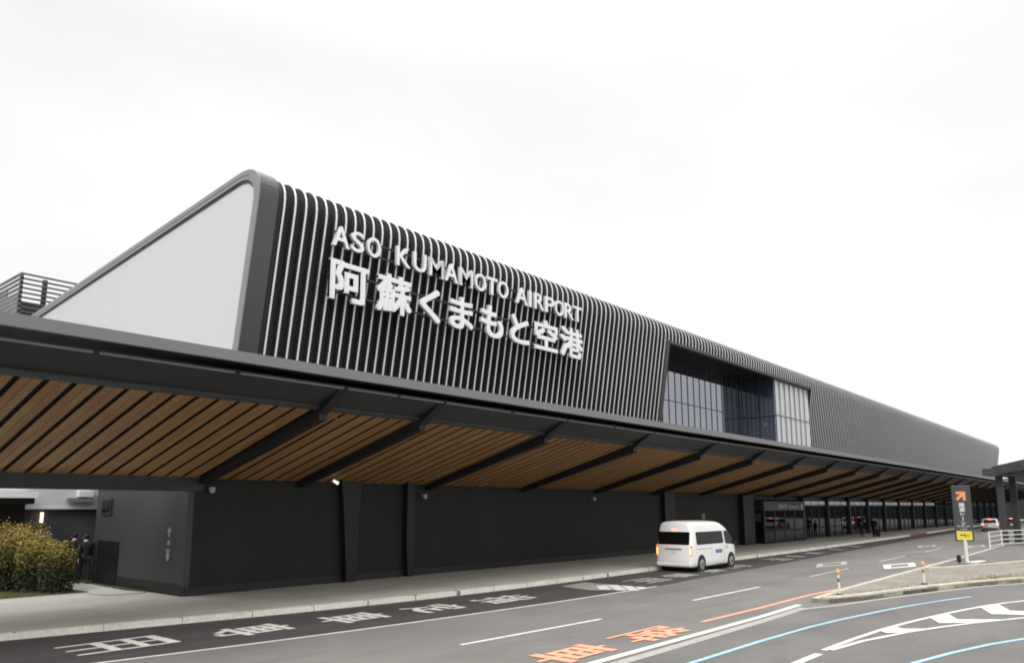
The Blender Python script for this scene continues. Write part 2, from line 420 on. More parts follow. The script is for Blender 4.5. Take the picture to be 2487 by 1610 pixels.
M['pale_glass'] = mat('blind_and_sky_glass', (.50, .52, .54), .12, ior=1.8, var=.08, scale=1.2, stretch=(3, 1, .2))  # pale base carries the white blinds and a painted sky reflection

# ---------------------------------------------------------------- ground, kerbs, paint
flat('road', [[(-700, -700), (900, -700), (900, 900), (-700, 900)]], 0.0, M['road'], kind='structure',
     label='worn grey-brown asphalt of the drop-off road', cat='road')
KERB = [(-10, 22.2), (0, 21.0), (6.16, 20.17), (11, 19.3), (15.4, 18.62), (22, 18.32), (28.3, 18.35), (34, 18.5), (43.9, 18.5), (54.2, 18.62), (80, 19.44), (110, 20.7), (190, 23.0), (320, 26.0)]
EDGE = [(-10, 18.3), (0, 16.9), (6.5, 15.92), (9.4, 15.45), (12.6, 15.22), (17.5, 14.9), (23.1, 14.76), (30, 14.95), (36.7, 15.25), (47.3, 15.85), (70, 17.2), (110, 18.9), (190, 21.2), (320, 24.2)]
xs = [x * 2.0 for x in range(-5, 55)] + [115, 125, 140, 160, 190, 230, 320]
kb = lambda x: interp(KERB, x)
eb = lambda x: interp(EDGE, x)
def smooth(tab, x, w=3.0): return (interp(tab, x - w) + interp(tab, x) * 2 + interp(tab, x + w)) / 4
kb = lambda x: smooth(KERB, x)
eb = lambda x: smooth(EDGE, x)
def strip(fa, fb, xs): return [[(a, fa(a)), (b, fa(b)), (b, fb(b)), (a, fb(a))] for a, b in zip(xs, xs[1:])]
flat('bus_lane', strip(eb, lambda x: kb(x) + .05, xs), .004, M['lane'], kind='structure', label='dark fresh asphalt lane along the kerb', cat='road')

def solid_strip(b, fa, fb, xs, z0, z1):
    for a, c in zip(xs, xs[1:]):
        p = [(a, fa(a)), (c, fa(c)), (c, fb(c)), (a, fb(a))]
        b.face([(x, y, z1) for x, y in p])
        b.face([(p[0][0], p[0][1], z0), (p[1][0], p[1][1], z0), (p[1][0], p[1][1], z1), (p[0][0], p[0][1], z1)])
        b.face([(p[3][0], p[3][1], z0), (p[3][0], p[3][1], z1), (p[2][0], p[2][1], z1), (p[2][0], p[2][1], z0)])
b = MB(); solid_strip(b, lambda x: kb(x) + .20, lambda x: 27.6 if x < 12.5 else 24.6, xs, -.05, .15)
sw = b.build('sidewalk', M['walk']); tag(sw, 'pale concrete pavement under the canopy', 'pavement', kind='structure')
b = MB(); solid_strip(b, kb, lambda x: kb(x) + .22, xs, -.05, .154)
kerb = b.build('kerb', M['kerb']); tag(kerb, 'pale concrete kerb of the pavement', 'kerb', kind='structure')
b = MB()
x = -8.0
while x < 120:
    w = random.choice([.02, .03, .03, .16, .05]); y = kb(x)
    b.box(x, x + w, y - .003, y + .221, -.02, .157); x += 1.8
j = b.build('kerb_joint', M['joint'], kerb)
b = MB(); solid_strip(b, lambda x: kb(x) - .004, lambda x: kb(x) + .222, [85, 88, 91, 94], -.02, .16)
b.build('red_kerb_section', M['red'], kerb)
# paving joints of the pavement
b = MB(); b.flat = True
for i in range(0, 60):
    X = -6 + i * 3.0
    b.face([(X, kb(X) + .3, .153), (X + .012, kb(X) + .3, .153), (X + .012, 23.9, .153), (X, 23.9, .153)])
b.build('paving_joint', mat('paving_joint', (.25, .25, .23), .9), sw)

def line_strip(name, tab, w, z, m, label, parent=None, n=1, group=None):
    """tab: centre line points; w: width"""
    P = []
    for (x0, y0), (x1, y1) in zip(tab, tab[1:]):
        d = Vector((x1 - x0, y1 - y0)); L_ = d.length; d.normalize(); nn = Vector((-d.y, d.x)) * w / 2
        P.append([(x0 - nn.x, y0 - nn.y), (x1 - nn.x, y1 - nn.y), (x1 + nn.x, y1 + nn.y), (x0 + nn.x, y0 + nn.y)])
    return flat(name, P, z, m, kind='structure', label=label, cat='road marking', group=group)
def curve(tab, x0, x1, n):
    return [(x0 + (x1 - x0) * i / n, interp(tab, x0 + (x1 - x0) * i / n)) for i in range(n + 1)]
line_strip('edge_line', [(x, eb(x)) for x in [a for a in xs if -10 <= a <= 27]], .13, .010, M['white'], 'solid white line between the dark lane and the road')
line_strip('edge_line', [(x, eb(x)) for x in [a for a in xs if 27 <= a <= 60]], .10, .010, M['hatch'], 'faded far stretch of the line beside the dark lane')
DASH = [(12.43, 17.63, 11.95, 11.76), (22.9, 28.3, 11.78, 11.8), (33.85, 39.45, 11.85, 11.95), (45.2, 51.2, 12.07, 12.22), (56.7, 63.0, 12.3, 12.55)]
lab = ['nearest', 'second nearest', 'third', 'fourth', 'farthest']
for i, (a, c, y0, y1) in enumerate(DASH):
    line_strip('lane_dash', [(a, y0), (c, y1)], .13, .008, M['white'] if i < 2 else M['whitefar'], lab[i] + ' white dash of the lane divider on the road', group='white lane dashes')
line_strip('orange_line', [(18.86, 9.47), (22.6, 9.42), (25.2, 9.45), (27, 9.45), (29, 9.32), (30.6, 9.08)], .14, .008, M['orange'], 'thin orange guide line running to the island kerb')
line_strip('white_border_line', [(4, 8.62), (12.7, 8.66), (20.7, 8.67), (24.0, 8.78)], .20, .010, M['white'], 'thick white line running up to the island nose')
line_strip('gutter_strip', [(4, 8.22), (13, 8.28), (20, 8.33), (23.4, 8.42)], .26, .008, M['gutter'], 'grey concrete strip beside the thick white line')
flat('ramp_road', [[(-60, -80), (400, -80), (400, -60), (60, -1), (37.0, 4.5), (33.4, 5.8), (28.9, 7.0), (24.8, 7.87), (23.1, 8.29), (13, 8.2), (-60, 8.0)]], .004, M['road_b'],
     kind='structure', label='grey asphalt of the near slip road', cat='road')
BL = [(11, 7.2), (13.9, 7.22), (17.0, 7.16), (19.7, 7.03), (21.3, 6.87), (22.8, 6.67), (24.6, 6.40), (26.3, 6.07), (28.0, 5.68), (29.8, 5.19)]
line_strip('blue_line', BL, .12, .012, M['blue'], 'pale blue guide line nearest the island kerb', group='blue guide lines')
line_strip('blue_line', [(13, 4.3), (16.67, 3.95), (18.2, 3.63), (19.85, 3.2), (21.2, 2.72), (23, 2.0)], .12, .012, M['blue'], 'pale blue guide line in the bottom right corner', group='blue guide lines')
UP = [(16.85, 5.72), (18.7, 5.66), (20.54, 5.54), (22.2, 5.35), (23.88, 5.09), (25.6, 4.78), (27.35, 4.4), (28.6, 4.05), (29.58, 3.69), (31.5, 2.9)]
LO = [(16.95, 5.60), (18.51, 5.42), (20.37, 4.99), (21.8, 4.55), (23.07, 4.07), (25.09, 3.17), (27, 2.1)]
P = []
def ribbon(tab, w):
    out = []
    for (x0, y0), (x1, y1) in zip(tab, tab[1:]):
        d = Vector((x1 - x0, y1 - y0)).normalized(); nn = Vector((-d.y, d.x)) * w / 2
        out.append([(x0 - nn.x, y0 - nn.y), (x1 - nn.x, y1 - nn.y), (x1 + nn.x, y1 + nn.y), (x0 + nn.x, y0 + nn.y)])
    return out
flat('hatched_wedge', ribbon(UP, .13), .012, M['white'], kind='structure', label='white chevron wedge painted where the slip road splits', cat='road marking')
wedge2 = flat('hatched_wedge', ribbon(LO, .13), .016, M['white'], kind='structure', label='lower white border of the chevron wedge', cat='road marking')
flat('chevron', [[(20.3, 5.56), (21.21, 5.42), (20.95, 5.16), (21.4, 4.70), (20.4, 4.95), (20.0, 5.31)],
                 [(23.5, 5.12), (24.7, 4.92), (23.6, 4.47), (24.4, 3.47), (23.15, 4.05), (22.53, 4.69)],
                 [(26.9, 4.48), (28.03, 4.17), (26.5, 3.66), (27.1, 2.2), (26.0, 2.75), (25.31, 3.95)]], .020, M['white'], kind='structure',
     label='white chevrons inside the painted wedge', cat='road marking')
line_strip('short_dash', [(12.2, 5.7), (16.4, 5.66)], .17, .012, M['white'], 'white dash at the bottom edge before the chevron wedge')

def diamond_mark(pts, k, m, label):
    cx = sum(p[0] for p in pts) / 4; cy = sum(p[1] for p in pts) / 4
    inn = [(cx + (x - cx) * k, cy + (y - cy) * k) for x, y in pts]
    flat('diamond_marking', [[pts[i], pts[(i + 1) % 4], inn[(i + 1) % 4], inn[i]] for i in range(4)], .008, m, kind='structure', label=label, cat='road marking', group='diamond markings on the road')
diamond_mark([(39.0, 13.35), (41.4, 14.12), (44.35, 13.5), (42.0, 12.8)], .60, M['whitefar'], 'long pale diamond painted on the road just beyond the van')
diamond_mark([(40.1, 10.5), (42.8, 11.28), (45.8, 10.5), (43.0, 9.76)], .55, M['white'], 'brightest long diamond painted beside the island kerb')
diamond_mark([(62.2, 13.9), (65.0, 14.55), (67.6, 13.9), (65.2, 13.3)], .6, M['whitefar'], 'small distant diamond on the road left of the black road sign')
diamond_mark([(64.3, 11.0), (67.2, 11.7), (69.9, 11.0), (67.0, 10.35)], .6, M['whitefar'], 'small distant diamond on the road right of the black road sign')
flat('faded_hatch_patch', [[(23.7, 17.6), (25.5, 17.8), (25.45, 15.9), (25.5, 14.78), (24.3, 14.8), (23.3, 16.0)]], .008, M['hatch'], kind='structure', label='faded grey leaf-shaped patch crossing the dark lane', cat='road marking')
flat('hatch_bars', [[(24.75, 16.75), (25.1, 16.5), (24.0, 15.55), (23.65, 15.8)], [(25.2, 16.55), (25.45, 16.2), (24.1, 14.95), (23.8, 15.2)],
                    [(25.3, 15.95), (25.48, 15.6), (24.35, 14.6), (24.0, 14.75)], [(25.3, 15.3), (25.5, 15.05), (24.95, 14.7), (24.6, 14.75)]], .012, M['white'], kind='structure',
     label='short white bars across the faded patch', cat='road marking')
flat('dark_cells', [[(24.95, 16.95), (25.2, 16.7), (24.75, 16.3), (24.5, 16.5)], [(25.05, 16.2), (25.2, 15.95), (24.3, 15.2), (24.1, 15.4)],
                    [(25.1, 15.6), (25.25, 15.35), (24.6, 14.85), (24.45, 15.0)]], .0105, M['lane'], kind='structure', label='dark gaps between the white bars', cat='road marking')

def ground_char(ch, x0, x1, yr, yl, m, z, label, off=.018):
    b = MB(); b.flat = True
    if ch == '用':
        for u in (0.0, .46, .90): b.face([(x0, yl + (yr - yl) * u, z), (x1, yl + (yr - yl) * u, z), (x1, yl + (yr - yl) * (u + .09), z), (x0, yl + (yr - yl) * (u + .09), z)])
        for v, w in ((.31, .11), (.61, .10), (.88, .12)): b.face([(x0 + (x1 - x0) * v, yl, z + .002), (x0 + (x1 - x0) * (v + w), yl, z + .002), (x0 + (x1 - x0) * (v + w), yr, z + .002), (x0 + (x1 - x0) * v, yr, z + .002)])
    else: put_bold(b, ch, (x0, yl, z), (0, yr - yl, 0), (x1 - x0, 0, 0), (0, 0, 1), off, dz=.0008)
    o = b.build('painted_character', m)
    bm = bmesh.new(); bm.from_mesh(o.data)
    for f in bm.faces:
        if f.normal.z < 0: f.normal_flip()
    bm.to_mesh(o.data); bm.free()
    return tag(o, label, 'road marking', 'characters painted on the road', kind='structure')
for ch, a, c, yr, yl, l in [('用', 6.6, 8.72, 16.95, 18.3, 'nearest'), ('専', 9.6, 11.6, 16.55, 17.85, 'second'), ('車', 12.5, 14.5, 16.3, 17.7, 'third'),
                            ('定', 15.4, 17.25, 16.05, 17.4, 'fourth'), ('指', 18.2, 20.5, 15.95, 17.25, 'fifth')]:
    ground_char(ch, a, c, yr, yl, M['white'], .009, l + ' white character from the left painted on the dark lane')
for ch, a, c in [('用', 26.8, 28.8), ('専', 29.6, 31.6), ('車', 32.8, 34.6), ('定', 35.8, 38.2), ('用', 42.4, 44.4), ('専', 46.0, 47.2), ('車', 49.6, 51.4), ('定', 55.2, 56.6), ('指', 60, 61.6)]:
    e = eb((a + c) / 2)
    ground_char(ch, a, c, e + .75, e + 2.0, M['whitefar'], .009, 'worn white character %s on the dark lane' % (
        'just before the van' if a < 28 else 'beside the rear of the van' if a < 31 else 'beside the middle of the van' if a < 34 else 'ahead of the van' if a < 40 else 'far ahead of the van at about %d metres' % a), off=.018)
ground_char('車', 12.05, 14.35, 8.98, 10.05, M['orange'], .010, 'orange character nearest the bottom edge of the road', off=.022)
ground_char('降', 15.1, 17.65, 8.93, 10.0, M['orange'], .010, 'orange character before the orange guide line', off=.018)

# traffic island
IU = [(24.9, 8.72), (27, 8.82), (30, 8.92), (33, 8.92), (38, 8.95), (42, 9.05), (48.7, 9.05), (59.3, 9.25), (80, 9.9), (120, 11.2)]
IL = [(24.9, 8.22), (26.5, 7.62), (28.9, 7.05), (31.3, 6.45), (33.5, 5.82), (36.7, 4.55), (40, 3.0), (45, .2), (60, -9), (120, -50)]
b = MB()
b.prism([(x, y) for x, y in IU] + [(x, y) for x, y in reversed(IL)], 'z', -.05, .13)
isl = b.build('traffic_island', M['soil']); tag(isl, 'weedy brown surface of the kerbed traffic island', 'traffic island', kind='structure')
def kerb_ribbon(name, tab, w, z1, m, label, parent=None, side=1):
    b = MB()
    for (x0, y0), (x1, y1) in zip(tab, tab[1:]):
        d = Vector((x1 - x0, y1 - y0)); ln = d.length; d.normalize(); n = Vector((-d.y, d.x)) * w * side
        k = max(1, round(ln / 1.2))
        for i in range(k):
            a = Vector((x0, y0)) + d * (ln * i / k + .008); c = Vector((x0, y0)) + d * (ln * (i + 1) / k - .008)
            b.prism([tuple(a), tuple(c), tuple(c + n), tuple(a + n)], 'z', -.05, z1 + random.uniform(-.008, .008))
    o = b.build(name, m, parent, bevel=.015)
    return tag(o, label, 'kerb', kind='structure')
kerb_ribbon('island_kerb', IU[:-1], .22, .15, M['kerb2'], 'low kerb stones along the road side of the traffic island', side=-1)
kerb_ribbon('island_kerb', IL[:-1], .26, .19, M['kerb2'], 'taller weathered kerb stones along the slip road side of the island', side=1)
line_strip('island_apron', [(22.4, 8.5), (24.77, 7.80), (26.5, 7.42), (28.94, 6.84), (31.3, 6.2), (33.46, 5.58), (36.6, 4.25), (40, 2.6)], .17, .012, M['gutter'], 'pale concrete apron at the foot of the island kerb')
b = MB(); b.prism([(39.2, 8.25), (41.0, 7.6), (44.2, 6.6), (47.6, 5.6), (52, 4.0), (60, 0), (130, -38), (130, 11.0), (80, 9.6), (59, 8.95), (44, 8.72)], 'z', .10, .17)
pad = b.build('parking_pad', M['road_b']); tag(pad, 'raised grey asphalt pad behind the road sign', 'pavement', kind='structure')
kerb_ribbon('inner_kerb', [(38.9, 8.3), (41.0, 7.55), (44.2, 6.5), (47.6, 5.5), (52, 3.9), (60, -.1)], .22, .24, M['kerb2'], 'inner row of kerb stones behind the weeds on the island', side=1)
b = MB(); b.prism([(44.7, 7.8), (46.2, 7.55), (46.4, 7.25), (44.8, 7.4)], 'z', .17, .22)
tag(b.build('sign_footing', M['kerb']), 'pale concrete footing at the base of the black road sign', 'footing', kind='structure')
b = MB()
for i in range(2600):
    t = random.random(); x = 27 + 22 * t ** .8
    lo = interp(IL, x) + .35; y = lo + random.random() ** 2 * (1.3 if x > 36 else .25)
    if x < 34 and random.random() < .7: continue
    h = random.uniform(.04, .16); a = random.random() * 6.28; w = .012
    dx, dy = math.cos(a) * w, math.sin(a) * w; lx, ly = random.uniform(-.06, .06), random.uniform(-.06, .06)
    b.face([(x - dx, y - dy, .12), (x + dx, y + dy, .12), (x + lx, y + ly, .12 + h)])
b.flat = True
tag(b.build('weeds', mat('dry_weeds', (.26, .25, .10), .9, var=.35, scale=2)), 'dry yellow-green weeds growing behind the island kerb', 'weeds', kind='stuff')

# planted bed left of the building
flat('lawn', [[(-30, 27.62), (-30, 60), (12.88, 60), (12.88, 26.1), (12.5, 26.1), (12.42, 27.62)]], .156, M['lawn'], kind='structure', label='mown grass beside the footpath', cat='lawn')
flat('ground_base', [[(-30, 27.5), (-30, 60), (12.9, 60), (12.9, 27.5)]], .146, M['lawn'], kind='structure', label='soil under the grass', cat='ground')
flat('grass_verge', [[(12.24, 25.7), (12.24, 31.0), (12.0, 31.0), (11.95, 29.6), (11.87, 27.2), (12.05, 26.4)]], .174, M['lawn'], kind='structure', label='narrow strip of grass along the foot of the grey side wall', cat='lawn')
flat('footpath', [[(12.1, 26.0), (11.85, 27.2), (11.95, 29.6), (12.05, 32.4), (10.7, 32.4), (10.75, 29.3), (10.9, 27.6), (10.6, 27.0), (10.9, 26.0)]], .166, M['path'], kind='structure',
     label='pale concrete footpath leading back beside the wall', cat='path')
b = MB(); b.flat = True
for i in range(9000):
    x = random.uniform(6.0, 12.2); y = random.uniform(26.4, 33)
    if 10.6 < x < 11.9 or (x < 10.7 and y < 27.7): continue
    h = random.uniform(.03, .09); a = random.random() * 6.28; w = .008
    dx, dy = math.cos(a) * w, math.sin(a) * w
    b.face([(x - dx, y - dy, .155), (x + dx, y + dy, .155), (x + random.uniform(-.03, .03), y + random.uniform(-.03, .03), .155 + h)])
tag(b.build('grass', M['grassblade']), 'short green grass on both sides of the footpath', 'grass', kind='stuff')

# ---------------------------------------------------------------- terminal building
TB = empty('terminal_building', (13.7, 24, 0), label='long dark airport terminal with vertical white-edged fins and a white end wall', cat='building')
def T(b, name, m, parent=None, **k):
    """build a part of the terminal (mesh given in world coordinates)"""
    root = TB if parent is None else parent
    o = b.build(name, m, root, **k)
    if parent is None: o.matrix_parent_inverse = Matrix.Translation((-13.7, -24, 0))
    return o
# profile of the upper facade and roof, (y, z), outer line of the fins
LEAN = .155; SL = -.096
CO = (22.96, 15.03)
def prof(off, ztop_y=44.5, z_low=6.2, n=9, y_end=None):
    """polyline from low on the facade, over the rounded shoulder, back along the roof; off = inset from the outer line"""
    dl = Vector((-LEAN, 1)).normalized(); dr = Vector((1, SL)).normalized()
    nl = Vector((dl.y, -dl.x)); nr = Vector((dr.y, -dr.x))      # towards the inside
    c = Vector(CO)
    # corner of the two inset lines
    a0 = c + nl * off; b0 = c + Vector((SL, -1)).normalized() * off
    # intersection
    den = dl.x * dr.y - dl.y * dr.x
    t = ((b0.x - a0.x) * dr.y - (b0.y - a0.y) * dr.x) / den
    cc = a0 + dl * t
    s = cc - dl * max(.25, 1.45 - off); e = cc + dr * max(.3, 1.65 - off)
    pts = []
    zl = z_low; pl = cc + dl * ((zl - cc.y) / dl.y)
    pts.append(tuple(pl))
    for i in range(n + 1):
        u = i / n; pts.append(tuple(s * (1 - u) ** 2 + cc * 2 * u * (1 - u) + e * u * u))
    ye = y_end if y_end else ztop_y
    pe = cc + dr * ((ye - cc.x) / dr.x); pts.append(tuple(pe))
    return pts
X0, X1 = 14.35, 174.0
WX0, WX1, WZ, XG = 43.3, 69.3, 13.36, 61.35
FD = .30
def skin_strip(b, pts, xa, xb, th=.12):
    for (p, q) in zip(pts, pts[1:]):
        b.face([(xa, p[0], p[1]), (xb, p[0], p[1]), (xb, q[0], q[1]), (xa, q[0], q[1])])
        d = Vector((q[0] - p[0], q[1] - p[1])).normalized(); n = Vector((d.y, -d.x)) * th
        b.face([(xa, p[0] + n.x, p[1] + n.y), (xa, q[0] + n.x, q[1] + n.y), (xb, q[0] + n.x, q[1] + n.y), (xb, p[0] + n.x, p[1] + n.y)])
b = MB()
full = prof(FD); top = prof(FD, z_low=WZ)
skin_strip(b, full, X0, WX0); skin_strip(b, top, WX0, WX1); skin_strip(b, full, WX1, X1)
m_corr = M['skin_dark']
t_ = m_corr.node_tree; bb = t_.nodes['Principled BSDF']; tcn = t_.nodes.new('ShaderNodeTexCoord')
wv = t_.nodes.new('ShaderNodeTexWave'); wv.bands_direction = 'Z'; wv.inputs['Scale'].default_value = 3.0; t_.links.new(tcn.outputs['Object'], wv.inputs[0])
bp = t_.nodes.new('ShaderNodeBump'); bp.inputs['Distance'].default_value = .03; bp.inputs['Strength'].default_value = .6
t_.links.new(wv.outputs[0], bp.inputs['Height']); t_.links.new(bp.outputs[0], bb.inputs['Normal'])
T(b, 'facade_panel', M['skin_dark'])
# fins: dark blades with white front edges
def fin(b, xc, z_low):
    o0 = prof(0, z_low=z_low, n=8, y_end=27.5); o1 = prof(.018, z_low=z_low, n=8, y_end=27.5); o2 = prof(FD + .01, z_low=z_low, n=8, y_end=27.5)
    w = .036
    for i in range(len(o0) - 1):
        b.cur = 1
        p, q, r, s = o0[i], o0[i + 1], o1[i], o1[i + 1]
        b.face([(xc - w, *p), (xc + w, *p), (xc + w, *q), (xc - w, *q)])
        b.face([(xc - w, *p), (xc - w, *q), (xc - w, *s), (xc - w, *r)])
        b.face([(xc + w, *p), (xc + w, *r), (xc + w, *s), (xc + w, *q)])
        b.cur = 0
        u, v = o2[i], o2[i + 1]; h = .016
        b.face([(xc - h, *r), (xc - h, *s), (xc - h, *v), (xc - h, *u)])
        b.face([(xc + h, *r), (xc + h, *u), (xc + h, *v), (xc + h, *s)])
b = MB(); b.flat = True
x = 14.70; n = 0
while x < X1 - .2:
    fin(b, x, (WZ + .02) if WX0 + .1 < x < WX1 - .1 else 6.3)
    x += (.4565 + .00018 * (x - 14.7) if x < 45 else .4645) + random.uniform(-.004, .004)
    n += 1
me_f = T(b, 'facade_fins', [M['fin_dark'], M['fin_tip']])
# end frame and white end wall
def ring(b, pts_o, pts_i, xa, xb):
    for i in range(len(pts_o) - 1):
        p, q, r, s = pts_o[i], pts_o[i + 1], pts_i[i], pts_i[i + 1]
        b.face([(xa, *p), (xa, *q), (xa, *s), (xa, *r)]); b.face([(xb, *p), (xb, *r), (xb, *s), (xb, *q)])
        b.face([(xa, *p), (xb, *p), (xb, *q), (xa, *q)]); b.face([(xa, *r), (xa, *s), (xb, *s), (xb, *r)])
b = MB(); po = prof(-.05, n=12, z_low=5.5, ztop_y=47); pi = prof(.28, n=12, z_low=5.5, ztop_y=47)
ring(b, po, pi, 13.66, 14.40); T(b, 'end_frame', M['trim_side'])
b = MB(); ring(b, prof(-.055, n=12, z_low=5.5, ztop_y=47), prof(.285, n=12, z_low=5.5, ztop_y=47), 13.62, 13.66); T(b, 'frame_end_face', M['trim'])  # lit end face of the frame, given a lighter copy of its metal
b = MB(); ring(b, prof(.02, n=12, z_low=5.5, ztop_y=47), prof(.27, n=12, z_low=5.5, ztop_y=47), 14.40, 14.62)
T(b, 'shadow_gap', M['black'])
b = MB(); ring(b, prof(.29, n=12, ztop_y=47)[6:], prof(.37, n=12, ztop_y=47)[6:], 13.66, 13.72)
T(b, 'sealant_line', M['frame'])
b = MB(); q1 = prof(.125, n=12, ztop_y=47)[9:]; q2 = prof(.145, n=12, ztop_y=47)[9:]
ring(b, q1, q2, 13.612, 13.625)
T(b, 'trim_groove', M['frame'])
b = MB(); pw = prof(.27, n=12, z_low=3.9, ztop_y=47)
b.prism(pw + [(47, 3.9)], 'x', 13.70, 14.2)
T(b, 'end_wall', M['white_wall'])
b = MB(); pw = prof(.1, n=9, z_low=3.9, ztop_y=47); b.prism(pw + [(47, 3.9)], 'x', X1, X1 + .5); T(b, 'far_end_wall', M['trim'])
# window recess
GY = 25.75
yf = lambda z: CO[0] - LEAN * (z - CO[1])
b = MB(); b.box(WX0, XG, yf(WZ) + .25, GY + .2, WZ, WZ + .15); T(b, 'recess_soffit', M['pier'])
b = MB()
b.prism([(yf(6) - .02, 6.0), (yf(WZ) - .02, WZ + .0), (GY, WZ), (GY, 6.0)], 'x', WX0 - .45, WX0)
T(b, 'recess_cheek', M['frame'])
b = MB(); b.prism([(yf(WZ) - .04, WZ - .02), (yf(WZ) + .3, WZ - .02), (yf(WZ) + .3, WZ + .14), (yf(WZ) - .08, WZ + .14)], 'x', WX0 - .45, WX1)
T(b, 'head_trim', mat('head_trim', (.10, .10, .105), .5))
win = T(MB_ := MB(), 'window', M['frame']) if False else None
fr = MB(); k = 0; x = 43.75
while x < XG - .1:
    fr.box(x - .022, x + .022, GY - .035, GY, 6, WZ); x += .955
fr.box(WX0, XG, GY - .03, GY, 10.26, 10.32)
wf = T(fr, 'window', M['frame'])
g = MB(); g.box(WX0, XG, GY, GY + .03, 6, WZ); o = g.build('glass', M['glass'], wf)
fr = MB(); y = 24.9
while y < GY: fr.box(XG - .04, XG + .02, y - .03, y + .03, 6, WZ); y += 1.03
fr.box(XG - .04, XG + .02, 23.5, GY - .1, 10.25, 10.33)
wf2 = T(fr, 'window', M['frame'])
g = MB(); g.box(XG + .02, XG + .05, 23.45, GY, 6, WZ); g.build('glass', M['glass_shade'], wf2)
g = MB(); g.box(XG + .15, XG + .8, 25.3, 25.7, 6, WZ); T(g, 'inner_column', M['pier'])
fr = MB(); x = XG + 1.1
while x < WX1 - .3: fr.box(x - .03, x + .03, 23.45, 23.53, 6, WZ); x += 1.14
fr.box(XG, WX1, 23.46, 23.53, 10.38, 10.45)
wf3 = T(fr, 'window', M['tube'])
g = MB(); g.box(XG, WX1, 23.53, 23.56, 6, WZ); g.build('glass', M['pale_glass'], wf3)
g = MB(); g.box(43, 71, 31.5, 31.7, 6, 13.3); g.box(43, 71, 25.85, 31.5, 5.8, 6.0); T(g, 'upper_room', M['pier'])
g = MB(); g.sphere((63.6, 25.3, 9.9), .15); T(g, 'ceiling_lamp', M['brake'] if False else mat('lit_lamp', (1, 1, 1), .5, emit=(1, 1, 1), estr=6))
# lower walls under the canopy
b = MB(); b.box(12.45, 54.4, 24.0, 24.3, .1, 7.0); T(b, 'front_wall', M['dark'])
b = MB(); b.box(12.3, 54.3, 23.96, 24.0, .1, .42); T(b, 'plinth', M['plinth'])
for (xa, xb, tp) in [(18.35, 18.95, .25), (21.45, 21.85, 0), (42.9, 44.2, 0)]:
    b = MB(); b.prism([(xa - tp, 3.95), (xb + .15 * (tp > 0), 3.95), (xb, 2.6), (xb, .15), (xa + .1, .15), (xa, 1.6), (xa - tp * .6, 3.2)], 'y', 23.72, 24.0)
    T(b, 'wall_pier', M['pier'])
b = MB(); b.box(12.25, 12.45, 24.0, 31.0, .1, 6.5); b.box(12.45, 14, 30.8, 31.0, .1, 6.5); T(b, 'side_wall', M['side'])
b = MB(); b.box(12.21, 12.25, 24.0, 30.9, .1, .5); T(b, 'plinth', M['plinth'])
b = MB(); b.box(12.17, 12.25, 29.6, 30.4, 2.66, 3.24); w_ = T(b, 'small_window', M['frame'])
b = MB(); b.box(12.15, 12.17, 29.7, 30.3, 2.72, 3.18); b.build('pane', M['carglass'], w_)
b = MB(); b.box(12.19, 12.25, 28.8, 30.5, .15, 1.72); T(b, 'dark_wall_patch', M['pier'])  # flat darker patch low on the side wall
b = MB(); b.box(12.8, 54.4, 24.3, 30, 6.4, 6.6); T(b, 'podium_roof', M['roof'])

# wayfinding icons on the side wall
ic = empty('wall_sign', (12.24, 25.25, 1.2), label='column of small white arrow and restroom icons on the grey side wall', cat='sign')
def icon(b): 
    o = b.build('icon', M['icon'], ic); o.matrix_parent_inverse = Matrix.Translation((-12.24, -25.25, -1.2)); return o
b = MB(); b.prism([(24.92, 2.12), (25.18, 2.12), (25.05, 2.30)], 'x', 12.21, 12.245); b.box(12.21, 12.245, 25.01, 25.09, 1.98, 2.12); icon(b)
b = MB(); b.tube([(12.21, 25.05, 1.78), (12.245, 25.05, 1.78)], .08, 14); icon(b)
b = MB(); b.box(12.21, 12.245, 24.93, 25.17, 1.5, 1.58); b.prism([(24.93, 1.47), (25.17, 1.47), (25.11, 1.22), (24.99, 1.22)], 'x', 12.21, 12.245); icon(b)
b = MB(); b.box(48.3, 48.75, 23.93, 23.99, 2.1, 2.48)
tag(b.build('wall_notice', mat('grey_notice', (.20, .20, .20), .6, var=.3, scale=14)), 'small grey notice on the dark wall above the van', 'notice')

# entrance and storefront beyond X = 54
b = MB(); b.box(54.4, 56.6, 24.9, 30, .1, 7); b.box(54.4, 56.3, 23.6, 24.9, .1, 3.9); T(b, 'entrance_pier', M['pier'])
b = MB(); b.box(54.4, X1, 31, 31.2, .1, 7); T(b, 'lobby_wall', M['wallgreen'])
b = MB(); b.box(54.4, X1, 24.0, 31, .10, .16); T(b, 'lobby_floor', M['inside'])
b = MB(); b.box(54.4, X1, 24.0, 31, 3.9, 4.0); b.box(54.4, X1, 24.2, 24.4, 3.5, 7); T(b, 'lobby_ceiling', M['pier'])
ent = MB()
for xx in (57.2, 59.3, 61.4, 63.5, 65.6): ent.box(xx - .05, xx + .05, 23.2, 23.3, .15, 2.65)
ent.box(57.1, 65.7, 23.2, 24.6, 3.25, 3.35)
ent = T(ent, 'entrance_porch', M['frame'])
g = MB(); g.box(57.2, 65.6, 23.24, 23.26, .15, 2.65); g.box(57.18, 57.2, 23.3, 24.6, .15, 2.65); g.build('glass', M['glass_door'], ent)
hb = MB(); hb.box(57.1, 65.7, 23.15, 23.3, 2.65, 3.25); hd_ = hb.build('header', mat('porch_header', (.06, .06, .062), .5), ent)
tb = MB(); tb.flat = True
text_line(tb, '国内線', (60.0, 23.14, 2.78), (1.7, 0, 0), (0, 0, .34), offset=.02)
text_line(tb, 'Domestic', (62.1, 23.14, 2.80), (2.2, 0, 0), (0, 0, .27), offset=.02)
text_line(tb, '1', (64.9, 23.14, 2.74), (.35, 0, 0), (0, 0, .42), offset=.02)
